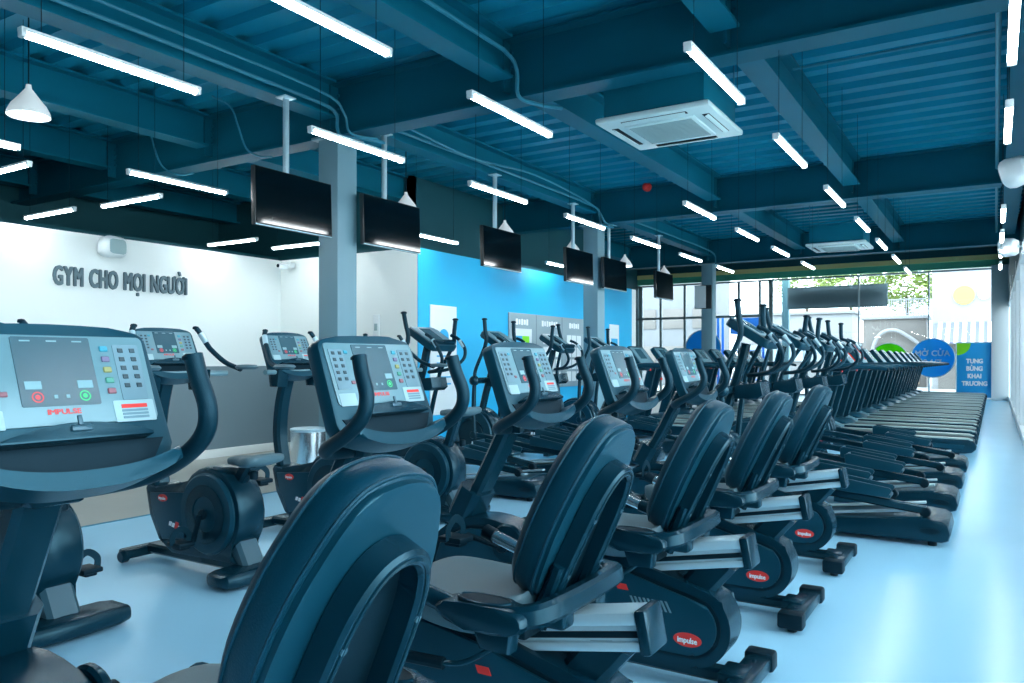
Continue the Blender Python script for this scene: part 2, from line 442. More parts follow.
# glazed right-hand wall
def rwall(b):
    for k in range(11):
        y = -2.9+k*3.16; box(b, (RX+.04, y, 1.65), (.08, .09, 3.3), .004)
    box(b, (RX+.04, 13, .06), (.10, 32, .12), .004); box(b, (RX+.04, 13, 2.95), (.10, 32, .10), .004)
WINF = mat('window_frame_white', (.80, .86, .88), .4)
wr = struct(part('window_1', WINF, None, rwall))
part('pane', GLASS, wr, lambda b: box(b, (RX+.04, 13, 1.5), (.012, 31.8, 2.85)))
struct(part('wall_right', UPPER, None, lambda b: box(b, (RX+.08, 13, 3.95), (.14, 32, 1.9))))
struct(part('trim_7', WINF, None, lambda b: box(b, (at(1000, 350, Y=28.5).x, 28.55, 2.1), (.46, .4, 4.2), .006)))

# street front: mullions, transom, panes, door
GT = 4.16
mx = [at(p, 350, Y=FY).x for p in (620, 641, 661, 685, 705, 739, 760, 771, 859, 929, 992)]
mx[-1] = at(992, 350, Y=FY).x; wid = [.14, .14, .08, .08, .12, .08, .07, .14, .05, .05, .08]
for i in range(len(mx)-1):
    x0, x1 = mx[i], mx[i+1]
    def fr(b):
        box(b, (x0, FY, GT/2), (wid[i], .12, GT), .004)
        box(b, ((x0+x1)/2, FY, GT-.03), (x1-x0, .10, .06)); box(b, ((x0+x1)/2, FY, .03), (x1-x0, .10, .06))
        if i < 6: box(b, ((x0+x1)/2, FY, 2.86), (x1-x0, .10, .09), .004)
    if i in (3, 4):
        wf = struct(part('door_%d' % (i-2), MULL, None, fr))
        part('door_handle', CHROME, wf, lambda b: tube(b, [(x0+.18, FY-.03, .85), (x0+.18, FY-.09, .87), (x0+.18, FY-.09, 1.48), (x0+.18, FY-.03, 1.5)], .014, 8))
    else:
        wf = struct(part('window_%d' % (i+2), MULL if i < 8 else WINF, None, fr))
    part('pane', GLASS, wf, lambda b: box(b, ((x0+x1)/2, FY, GT/2), (x1-x0-.04, .012, GT-.08)))
struct(part('wall_front', GRN, None, lambda b: box(b, ((RX-11.8)/2, FY+.02, 4.30), (RX+12.2, .16, .22))))
struct(part('trim_8', YEL, None, lambda b: box(b, ((RX-11.8)/2, FY+.0, 4.49), (RX+12.2, .2, .16))))
struct(part('wall_front', UPPER, None, lambda b: box(b, ((RX-11.8)/2, FY, 4.74), (RX+12.2, .2, .34))))

# ---------------------------------------------------------------- street outside
struct(part('ground', CONC, None, lambda b: (box(b, (-10, 61, -.10), (120, 64, .1)), box(b, (16, 10, -.10), (31, 38, .1)))))  # second slab, beyond the right wall, is added to bounce daylight indoors
def bld(label, px0, px1, py_top, Y, dep=2.4, m=OUTW, cat='building'):
    a = at(px0, py_top, Y=Y); c = at(px1, py_top, Y=Y); h = at((px0+px1)/2, py_top, Y=Y).z
    t = thing('street_building', label, cat, ((a.x+c.x)/2, Y+dep/2, -.05), 'buildings across the street')
    wd = c.x-a.x
    part('wall', m, t, lambda b: box(b, (0, 0, h/2), (wd, dep, h), .02))
    part('parapet', OUTW, t, lambda b: box(b, (0, 0, h+.08), (wd+.3, dep+.3, .16), .02))
    return t, wd, h, dep
t, wd, h, dep = bld('tall white street building behind the glass at the far right', 932, 1030, 262, 40)
LAVW = mat('awning_white', (.8, .8, .8), .7)
def awn(b, k0):
    n = 22; a = at(934, 321, Y=39); 
    for k in range(k0, n, 2):
        x = -wd/2+.1+k*(wd-.2)/n; ww = (wd-.2)/n
        vs = [b.verts.new(p) for p in ((x, -dep/2-1.3, at(960, 342, Y=38.7).z), (x+ww, -dep/2-1.3, at(960, 342, Y=38.7).z), (x+ww, -dep/2, at(960, 322, Y=40).z), (x, -dep/2, at(960, 322, Y=40).z))]
        f = b.faces.new(vs); r = bmesh.ops.extrude_face_region(b, geom=[f]); bmesh.ops.translate(b, vec=(0, 0, .05), verts=[v for v in r['geom'] if isinstance(v, bmesh.types.BMVert)])
aw = part('awning', LAV, t, lambda b: awn(b, 0)); part('awning_stripe', LAVW, aw, lambda b: awn(b, 1))
part('sign_disc', mat('sign_yellow', (.72, .50, .10), .6), t, lambda b: cyl(b, (at(964, 294, Y=40).x-t.location.x, -dep/2-.03, at(964, 294, Y=40).z), .42, .06, 'Y', 28))
part('sign_disc', mat('sign_pink', (.75, .42, .46), .6), t, lambda b: cyl(b, (at(984, 293, Y=40).x-t.location.x, -dep/2-.03, at(984, 293, Y=40).z), .24, .06, 'Y', 28))
part('door', OUTG, t, lambda b: box(b, (-.6, -dep/2-.02, 1.0), (2.0, .06, 2.0), .01))
t, wd, h, dep = bld('low grey shop with pale canopy arch across the street', 863, 926, 318, 42, m=OUTG)
part('canopy_arch', OUTW, t, lambda b: tube(b, [(-wd/2+.2, -dep/2-.3, .8), (-wd/4, -dep/2-.3, 2.4), (0, -dep/2-.3, 2.75), (wd/4, -dep/2-.3, 2.4), (wd/2-.1, -dep/2-.3, 1.9)], .09, 8))
part('shutter', mat('shutter_tan', (.48, .36, .24), .7), t, lambda b: [box(b, (.3, -dep/2-.03, .2+k*.14), (1.6, .04, .12), .01) for k in range(11)])
def rail(b):
    for k in range(26): box(b, (-wd/2+.1+k*wd/26, -dep/2+.1, h+.55), (.05, .05, .8))
    box(b, (0, -dep/2+.1, h+.95), (wd, .07, .06)); box(b, (0, -dep/2+.1, h+.25), (wd, .06, .05))
part('balcony_railing', OUTW, t, rail)
t, wd, h, dep = bld('long pale street building with rows of windows behind the centre glass', 738, 852, 314, 45.5)
for k in range(6): 
    p = part('window', OUTG, t, lambda b: box(b, (-wd/2+1.2+k*wd/6.2, -dep/2-.03, 1.7), (1.1, .08, 1.1), .01))
    part('pane', mat('far_pane', (.35, .45, .5), .2), p, lambda b: box(b, (-wd/2+1.2+k*wd/6.2, -dep/2-.08, 1.7), (.95, .03, .95)))
t, wd, h, dep = bld('white tiled street building behind the left glass panes', 600, 716, 276, 38, m=mat('street_tile_wall', (.17, .18, .19), .8, var=.1, vscale=3))
for k in range(4):
    for j in range(2): part('window', OUTG, t, lambda b: box(b, (-wd/2+1.0+k*wd/4, -dep/2-.03, 1.5+j*1.9), (1.2, .08, 1.0), .01))
OT = [('pale green leafy tree over the low shop roof', 906, 284, 50, 2.0), ('leafy tree left of the low shop, its crown above the dark banner', 850, 283, 57, 2.2), ('leafy tree behind the grey pillar of the street front', 806, 281, 64, 2.4)]
for j, (lb, px, py, Y, R) in enumerate(OT):
    p = at(px, py, Y=Y); t = thing('street_tree', lb, 'tree', (p.x, p.y, -.05), 'trees across the street')
    def crown(b):
        rnd = random.Random(j+3)
        for _ in range(2600):
            a, u = rnd.uniform(0, 2*PI), rnd.uniform(-1, 1); rr = R*(.55+.5*rnd.random())*(1+.25*math.sin(3*a+j)*math.cos(4*u))
            q = Vector((rr*1.1*math.sqrt(1-u*u)*math.cos(a), rr*math.sqrt(1-u*u)*math.sin(a), p.z+rr*.75*u))
            M = Matrix.Translation(q) @ Matrix.Rotation(rnd.uniform(0, 6), 4, 'Z') @ Matrix.Rotation(rnd.uniform(-1.2, 1.2), 4, 'X')
            vs = [b.verts.new(M @ Vector(c)) for c in ((-.14, 0, 0), (0, -.07, .01), (.16, 0, 0), (0, .07, .01))]; b.faces.new(vs)
    part('foliage', LEAF, t, crown)
    part('trunk', BARK, t, lambda b: tube(b, [(0, 0, 0), (.1, 0, p.z*.5), (0, .1, p.z*.9)], [.2, .15, .08], 10))

# ---------------------------------------------------------------- hanging LED tubes
def tube_light(L=.87):
    t = thing('hanging_light_tube', '', 'light', group='hanging light tubes')
    hh = DECK-2.70
    part('housing', WHITE, t, lambda b: (box(b, (0, 0, .022), (.042, L+.05, .020), .004), box(b, (0, L/2+.012, .008), (.042, .024, .042), .006), box(b, (0, -L/2-.012, .008), (.042, .024, .042), .006)))
    part('diffuser', TUBE, t, lambda b: prism(b, [(y, z) for y, z in arcpts(0, .010, .019, 180, 360, 8, .022)], -L/2, L/2))
    for s in (-1, 1): part('hanger_wire', BLACK, t, lambda b: tube(b, [(0, s*L*.42, .03), (0, s*L*.42, hh)], .0020, 5, smooth=False))
    return t
proto = tube_light(); used = False
def put_tube(x, y, label, rz=0):
    global used
    if not used: used = True; proto.location = (x, y, 2.70); proto['label'] = label; proto.rotation_euler.z = rz; return
    dup(proto, (x, y, 2.70), label, rz=rz)
ordn = ['nearest', 'second', 'third', 'fourth', 'fifth', 'sixth', 'seventh', 'eighth']
rows = [(.07, [2.4, 4.07, 5.7, 9.2, 10.85, 12.5, 14.2], 'along the glazed right wall'),
        (-1.215, [3.96, 5.67, 7.44, 9.13, 10.8, 12.5, 14.2], 'in the row right of the air conditioner'),
        (-2.45, [2.38, 3.96, 7.44, 9.15, 10.8, 12.6], 'in the row left of the air conditioner'),
        (-3.68, [2.24, 3.96, 5.72, 7.4, 9.08, 10.75, 12.4], 'in the row beside the columns'),
        (-5.70, [2.3, 4.0, 7.44, 10.6], 'in the row behind the televisions')]
for x, ys, where in rows:
    for i, y in enumerate(ys): put_tube(x, y, ('%s white light tube from the camera, %s' % (ordn[i], where)).replace('nearest white light tube from the camera', 'nearest white light tube'))
for x, y, lb in ((-8.0, 4.15, 'crosswise white light tube at the picture\'s left edge above the white wall'), (-6.74, 4.22, 'crosswise white light tube nearer the room, above the wall sign'),
                 (-8.02, 6.35, 'crosswise white light tube above the white wall right of the sign'), (-7.55, 6.98, 'crosswise white light tube beside the security camera in the white corner')):
    put_tube(x, y, lb, PI/2)
put_tube(-6.55, 3.02, 'white light tube cut by the left picture edge below the large pendant lamp', PI/2)

# pendants
def pendant():
    t = thing('pendant_lamp', '', 'lamp', group='white bell pendant lamps')
    prof = [(r_*.88, h_*.9) for r_, h_ in [(.018, .16), (.022, .13), (.045, .10), (.075, .06), (.12, .005), (.145, -.045), (.15, -.075), (.145, -.075), (.135, -.04), (.105, .01), (.03, .08)]]
    part('lamp_shade', SHADE, t, lambda b: lathe(b, prof, seg=28), angle=60)
    part('bulb', TUBE, t, lambda b: lathe(b, [(.0, -.055), (.03, -.045), (.042, -.01), (.03, .03), (.0, .05)], seg=14))
    part('cord', BLACK, t, lambda b: tube(b, [(0, 0, .15), (0, 0, DECK-2.95)], .005, 6, smooth=False))
    return t
pp = pendant()
for i, y in enumerate([2.72, 6.65, 8.68, 10.6, 12.6, 14.5]):
    lb = ['large white bell pendant lamp at the picture\'s left edge', 'white bell pendant lamp beside the television right of the near column', 'white bell pendant lamp over the square television on its pole',
          'white bell pendant lamp over the television left of the middle column', 'white bell pendant lamp just right of the middle column', 'farthest white bell pendant lamp, over the last television before the street front'][i]
    if i == 0: pp.location = (-5.5, y, 2.95); pp['label'] = lb
    else: dup(pp, (-5.5, y, 2.95), lb)

# televisions on poles
TILT = -1.5
def tv(w_=.84):
    t = thing('hanging_television', '', 'television', group='televisions hung along the columns')
    T = Matrix.Translation((0, 0, 0)) @ Matrix.Rotation(math.radians(-6), 4, 'Y')
    def body(b): box(b, (0, 0, 0), (.045, w_, .47), .006, ); bmesh.ops.transform(b, matrix=rotY(math.radians(TILT)), verts=b.verts)
    def scr(b): box(b, (.0245, 0, .004), (.004, w_-.02, .445)); bmesh.ops.transform(b, matrix=rotY(math.radians(TILT)), verts=b.verts)
    part('casing', TVB, t, body); part('screen', TVM, t, scr)
    part('lower_trim', ALU, t, lambda b: (box(b, (.022, 0, -.234), (.01, w_-.01, .008), .002), bmesh.ops.transform(b, matrix=rotY(math.radians(TILT)), verts=b.verts)))
    part('pole', ALU, t, lambda b: (tube(b, [(-.09, 0, -.05), (-.09, 0, .90)], .026, 14, smooth=False), box(b, (-.09, 0, .895), (.12, .12, .012), .003)))
    part('bracket', BLACK, t, lambda b: (box(b, (-.055, 0, 0), (.05, .22, .2), .006), box(b, (-.03, -.13, 0), (.02, .03, .3), .003), box(b, (-.03, .13, 0), (.02, .03, .3), .003)))
    return t
tp = tv()
for i, (y, lb) in enumerate([(4.56, 'nearest hanging television, in front of the near column'), (5.80, 'hanging television just right of the near column'), (7.78, 'squarish hanging television over the blue wall with a pendant at its corner'),
                             (9.80, 'hanging television touching the left side of the middle column'), (11.0, 'hanging television just right of the middle column'), (13.1, 'farthest hanging television, seen against the street front')]):
    loc = (-4.98, y, 2.56)
    if i == 0: tp.location = loc; tp['label'] = lb
    else: dup(tp, loc, lb)

# ceiling cassettes
def ac():
    t = thing('ceiling_air_conditioner', '', 'air conditioner', group='ceiling cassette air conditioners')
    part('cover', ACW, t, lambda b: (box(b, (0, 0, 0), (.90, .90, .045), .015), box(b, (0, 0, -.024), (.56, .56, .02), .006)))
    part('casing', BEAM, t, lambda b: box(b, (0, 0, .16), (.80, .80, .28), .01))
    part('intake_grille', ACG, t, lambda b: [box(b, (0, -.23+k*.033, -.036), (.5, .018, .008)) for k in range(15)])
    for k in range(4):
        M = Matrix.Rotation(k*PI/2, 4, 'Z')
        part('air_outlet', BLACK, t, lambda b: (box(b, (0, .365, -.022), (.52, .055, .006), .002), bmesh.ops.transform(b, matrix=M, verts=b.verts)))
        part('louver', ACW, t, lambda b: (box(b, (0, .372, -.032), (.50, .032, .006), .002, M=Matrix.Rotation(.5, 4, 'X')), bmesh.ops.transform(b, matrix=M, verts=b.verts)))
    for sx in (-1, 1):
        for sy in (-1, 1): part('hanger_rod', PIPE, t, lambda b: tube(b, [(sx*.4, sy*.36, .25), (sx*.4, sy*.36, .72)], .006, 6, smooth=False))
    return t
a1 = ac(); a1.location = (-2.19, 5.92, 3.10); a1['label'] = 'large white ceiling cassette air conditioner near the camera'
dup(a1, (-2.15, 13.6, 3.10), 'small distant white ceiling cassette air conditioner before the street front')

# wall speakers
def speaker():
    t = thing('wall_speaker', '', 'speaker', group='white wall speakers')
    part('cabinet', WHITE, t, lambda b: loft(b, [[(x, y*1.0, z) for y, z in rrect(a, c, a*.3, 4)] for x, a, c in ((-.09, .13, .17), (-.05, .24, .22), (.06, .30, .24), (.10, .27, .22), (.12, .22, .18))]))
    part('grille', ACG, t, lambda b: loft(b, [[(x, y, z) for y, z in rrect(a, c, .05, 4)] for x, a, c in ((.118, .22, .17), (.126, .20, .15))]))
    part('bracket', WHITE, t, lambda b: (box(b, (-.15, 0, .0), (.02, .08, .12), .004), tube(b, [(-.15, 0, 0), (-.07, 0, 0)], .014, 8, smooth=False)))
    return t
sp = speaker(); sp.location = (.17, 7.9, 2.86); sp.rotation_euler = (0, .25, PI-.2); sp['label'] = 'nearer white speaker high on the right-hand wall'
dup(sp, (.17, 12.3, 2.75), 'farther white speaker on the right-hand wall, small above the walkway', rz=PI-.2)
dup(sp, (-8.33, 4.98, 2.50), 'white speaker on the white wall above the wall sign', rz=.15)
c = thing('security_camera', 'small white security camera high in the corner of the white walls', 'camera', (-8.2, 7.38, 2.52))
part('body', WHITE, c, lambda b: (cyl(b, (0, -.06, 0), .035, .16, 'Y', 14, .01), box(b, (0, .08, .03), (.08, .10, .08), .01)))
part('lens', BLACK, c, lambda b: cyl(b, (0, -.143, 0), .024, .01, 'Y', 12))
c = thing('fire_alarm_bell', 'small red fire alarm fixed to the ceiling girder', 'alarm', tuple(at(647, 187, Y=10.60)))
part('housing', RED, c, lambda b: cyl(b, (0, 0, 0), .065, .07, 'Y', 18, .015)); part('dome', RED, c, lambda b: lathe(b, [(.05, -.035), (.045, -.06), (0, -.075)], seg=16, axis='Y'))

# conduits along the beams
for i, (lb, pts, r) in enumerate([
    ('pipe running along the beam above the near column, bending down at the girder', [(-5.05, 0.2, 3.52), (-5.05, 3.0, 3.53), (-5.05, 4.7, 3.52), (-5.03, 5.08, 3.48), (-5.03, 5.12, 3.34), (-5.0, 5.14, 3.27), (-4.9, 5.3, 3.27), (-4.9, 5.6, 3.30)], .016),
    ('thin pipe beside the pipe above the near column', [(-4.98, 0.2, 3.60), (-4.98, 3.0, 3.60), (-4.96, 4.8, 3.58), (-4.93, 5.10, 3.45), (-4.9, 5.15, 3.28), (-4.8, 5.4, 3.27)], .012),
    ('pipe along the beam over the centre row of lights', [(-3.16, .2, 3.60), (-3.16, 4.4, 3.60), (-3.15, 5.0, 3.58), (-3.14, 5.13, 3.48), (-3.14, 5.15, 3.30), (-3.08, 5.3, 3.27), (-3.0, 5.6, 3.3)], .016),
    ('long pipe along the column beam from the near column to the middle column', [(-5.03, 5.5, 3.52), (-5.03, 8, 3.53), (-5.03, 10.3, 3.52), (-5.02, 10.55, 3.42), (-5.0, 10.6, 3.27), (-4.95, 10.9, 3.27)], .016),
    ('long sagging cable along the column beam beyond the near column', [(-4.96, 5.5, 3.60), (-4.90, 7, 3.48), (-4.92, 8.5, 3.58), (-4.96, 10.2, 3.50), (-4.93, 10.58, 3.30), (-4.85, 10.8, 3.27)], .012),
    ('pipe on the far beam beyond the middle column', [(-5.03, 11, 3.52), (-5.03, 14, 3.53), (-5.02, 16.0, 3.5), (-5.0, 16.2, 3.27)], .016),
    ('thick insulated pipe running crosswise to the near air conditioner', [(-3.2, 5.43, 3.40), (-2.7, 5.44, 3.40), (-1.2, 5.45, 3.42), (.1, 5.45, 3.44)], .035),
    ('upright pipe bank along the ceiling edge of the right-hand wall', [(.02, 2, 3.50), (.02, 5, 3.50), (.02, 10, 3.5), (.02, 16.1, 3.5)], .018),
    ('cable curving under the girder left of the near column', [tuple(at(a_, b_, Y=c_)) for a_, b_, c_ in ((212, 96, 4.9), (230, 106, 5.0), (238, 126, 5.03), (246, 148, 5.06), (258, 156, 5.1), (272, 157, 5.12))], .010),
    ('cable drooping under the girder at the left', [tuple(at(a_, b_, Y=c_)) for a_, b_, c_ in ((151, 136, 5.0), (157, 156, 5.04), (165, 169, 5.08), (180, 175, 5.1), (194, 173, 5.12))], .010),
    ('thin pipe across the decking in the right-hand bay', [(-1.40, 6.6, 3.62), (-.6, 6.6, 3.62), (.1, 6.6, 3.62)], .012)]):
    tag(part('conduit', PIPE, None, lambda b: tube(b, pts, r, 8)), lb, 'pipe', 'ceiling pipes and cables')

# wall sign
def sign(b):
    M = frame_m((LW+.012, 5.245, 2.16), (0, 1, 0), (0, 0, 1), (1, 0, 0))
    text_bm(b, 'GYM CHO MỌI NGƯỜI', .285, M, depth=.012, bold=.0075, sx=.50, spacing=1.45)
tag(part('wall_sign', LETTER, None, sign), 'raised grey lettering GYM CHO MỌI NGƯỜI on the white wall', 'sign')

# boards and posters on the blue wall
FX = frame_m((0, 0, 0), (0, 1, 0), (0, 0, 1), (1, 0, 0))
t = thing('wall_poster', 'tall narrow white poster with a blue dot on the blue wall', 'poster', (BW+.006, 8.06, 1.25))
part('sheet', WHITE, t, lambda b: box(b, (0, 0, 0), (.012, .56, 1.40)))
part('blue_dot', POSTB, t, lambda b: cyl(b, (.008, 0, .30), .10, .006, 'X', 28)); part('printed_lines', POSTB, t, lambda b: [box(b, (.008, 0, .05-k*.09), (.004, .30, .02)) for k in range(5)])
t = thing('notice_board', 'wide grey notice board with white headings on the blue wall', 'board', (BW+.012, 10.84, 1.38))
part('backing', BOARD, t, lambda b: box(b, (0, 0, 0), (.024, 2.42, 1.14), .004))
for y, n in ((-.85, 5), (.0, 7), (.85, 5)):
    part('heading', WLET, t, lambda b: [box(b, (.014, y+(k-n/2+.5)*.075, .44), (.004, .05 if k % 3 else .06, .075 if k % 2 else .09), .0) for k in range(n)])
for y in (-.42, .42): part('seam', GREYW, t, lambda b: box(b, (.013, y, 0), (.004, .012, 1.12)))
part('picture', WHITE, t, lambda b: box(b, (.015, -.85, -.02), (.006, .56, .72)))
part('picture_block', POSTB, t, lambda b: box(b, (.020, -.96, .06), (.004, .20, .34))); part('picture_block', POSTG, t, lambda b: box(b, (.020, -.75, .06), (.004, .20, .34)))
part('timetable', WHITE, t, lambda b: [box(b, (.015, -.12+i_*.2, .2-j_*.2), (.004, .17, .16)) for i_ in range(3) for j_ in range(4)])
part('timetable', WHITE, t, lambda b: [box(b, (.015, .66+i_*.18, .2-j_*.2), (.004, .15, .16)) for i_ in range(3) for j_ in range(4)])
t = thing('wall_poster', 'small white poster at the far end of the blue wall', 'poster', (BW+.006, 13.35, 1.6))
part('sheet', WHITE, t, lambda b: box(b, (0, 0, 0), (.012, .42, .62))); part('blue_block', POSTB, t, lambda b: box(b, (.008, 0, -.08), (.004, .28, .26)))
t = thing('light_switch', 'small white panel on the white alcove wall beside the near column', 'switch', (-6.72, PW-.012, 1.62))
part('plate', WHITE, t, lambda b: box(b, (0, 0, 0), (.10, .022, .42), .005)); part('rocker', ACG, t, lambda b: box(b, (0, -.013, .05), (.05, .008, .09), .002))

# things on and before the street front
def disc(name, label, px, py, r, m, Y=FY-.06, words=()):
    p = at(px, py, Y=Y); t = thing(name, label, 'sign', (p.x, Y, p.z), 'signs on the street front')
    part('disc', m, t, lambda b: cyl(b, (0, 0, 0), r, .012, 'Y', 48))
    part('rim', WHITE, t, lambda b: lathe(b, [(r, -.006), (r+.03, -.006), (r+.03, .006), (r, .006), (r, -.006)], seg=48, axis='Y'))
    for s, sz, dz in words:
        part('lettering', FILMW, t, lambda b: text_bm(b, s, sz, frame_m((0, -.009, dz), (1, 0, 0), (0, 0, 1), (0, -1, 0)), depth=.002, bold=.008))
disc('round_window_sign', 'round blue sign with white lettering beside the treadmill consoles', 932.5, 358, .62, FILMB, words=(('MỞ CỬA', .25, .16), ('24/7', .27, -.14)))
disc('round_window_sign', 'round green sign behind the treadmill consoles', 889, 361, .58, FILMG)
disc('round_window_sign', 'round orange sign barely above the consoles', 853, 357, .42, FILMO)
disc('round_window_sign', 'round blue sign on the door left of the far column', 703, 348, .66, FILMB)
p = at(974.5, 371, Y=FY-.30); t = thing('poster_stand', 'upright light blue poster with a green corner by the walkway end', 'poster', (p.x, FY-.35, 0))
part('panel', film('poster_light_blue', (.03, .42, .72), .35), t, lambda b: box(b, (0, 0, .93), (.98, .04, 1.72), .006))
part('frame', WHITE, t, lambda b: (box(b, (-.50, 0, .93), (.03, .06, 1.78)), box(b, (.50, 0, .93), (.03, .06, 1.78)), box(b, (0, 0, 1.80), (1.0, .06, .03)), box(b, (0, 0, .05), (1.1, .4, .03), .01)))
part('green_corner', POSTG, t, lambda b: slab(b, [(0, 0)]+[(x, z) for x, z in arcpts(0, 0, .38, 0, -90, 12)], 0, .004, frame_m((-.48, -.021, 1.78), (1, 0, 0), (0, 0, 1), (0, -1, 0))))
for k, s in enumerate(('TƯNG', 'BỪNG', 'KHAI', 'TRƯƠNG')):
    part('lettering', WLET, t, lambda b: text_bm(b, s, .19, frame_m((0, -.024, 1.22-k*.235), (1, 0, 0), (0, 0, 1), (0, -1, 0)), depth=.002, bold=.010, sx=.85))
a = at(788, 293, Y=FY+.2); c_ = at(888, 306, Y=FY+.2); z1 = at(888, 284, Y=FY+.2).z
t = thing('window_banner', 'long dark grey banner hung outside the upper street front glass', 'banner', ((a.x+c_.x)/2, FY+.125, c_.z))
part('panel', mat('banner_grey', (.24, .32, .35), .5), t, lambda b: box(b, (0, 0, (z1-c_.z)/2), (c_.x-a.x, .03, z1-c_.z), .004))
for s in (-1, 1): part('suspension_cable', MULL, t, lambda b: tube(b, [(s*(c_.x-a.x)*.48, 0, z1-c_.z), (s*(c_.x-a.x)*.48, 0, 4.215-c_.z)], .012, 6, smooth=False))
part('edge_bar', MULL, t, lambda b: (box(b, (0, 0, z1-c_.z), (c_.x-a.x, .05, .03)), box(b, (0, 0, 0), (c_.x-a.x, .05, .03))))
# blue rack seen behind the door, and the pillar outside
p0 = at(719, 352, Y=FY+1.2); p1 = at(760, 352, Y=FY+1.2); zt = at(740, 317, Y=FY+1.2).z
t = thing('blue_rack', 'blue painted metal rack outside the door', 'rack', ((p0.x+p1.x)/2, FY+1.4, 0))
wd = p1.x-p0.x
for s in (-1, 1):
    for k in (-1, 1): part('post', BLUEM, t, lambda b: box(b, (s*wd/2, k*.3, zt/2), (.09, .06, zt), .006))
part('top_panel', BLUEM, t, lambda b: box(b, (wd*.15, 0, zt-.35), (wd*.7, .64, .6), .01))
for z in (.5, 1.1, 1.6): part('shelf', BLUEM, t, lambda b: box(b, (0, 0, z), (wd, .6, .05), .005))
p = at(786, 350, Y=FY+.9)
struct(part('trim_9', COLM, None, lambda b: box(b, (p.x, FY+.9, 2.1), (.24, .24, 4.3), .005)))

p = at(700, 297, Y=16.15); t = thing('column_screen', 'small white-faced screen fixed to the far column above head height', 'screen', tuple(p))
part('casing', TVB, t, lambda b: box(b, (.05, .05, 0), (.36, .05, .50), .006)); part('face', WHITE, t, lambda b: box(b, (.0, .021, 0), (.24, .008, .47)))
part('bracket', BLACK, t, lambda b: box(b, (.12, .10, 0), (.10, .08, .12), .006))

# trash bin
t = thing('chrome_trash_bin', 'round shiny steel trash bin at the foot of the near column', 'bin', (-5.16, 4.90, 0))
part('body', CHROME, t, lambda b: lathe(b, [(.148, .02), (.155, .03), (.155, .62)], seg=40)); part('rim', ALU, t, lambda b: lathe(b, [(.155, .62), (.160, .63), (.160, .645), (.145, .65), (.06, .645)], seg=40))
part('base_ring', BLACK, t, lambda b: cyl(b, (0, 0, .012), .152, .022, 'Z', 32))
# ---------------------------------------------------------------- machines (modelled in room coordinates, then moved to their own base)
OX = 0.
def mp(name, m, parent, fn, angle=35, **k):
    bm = BM(); fn(bm); bmesh.ops.translate(bm, vec=(-OX, 0, 0), verts=bm.verts); return obj(name, bm, m, parent, angle, **k)

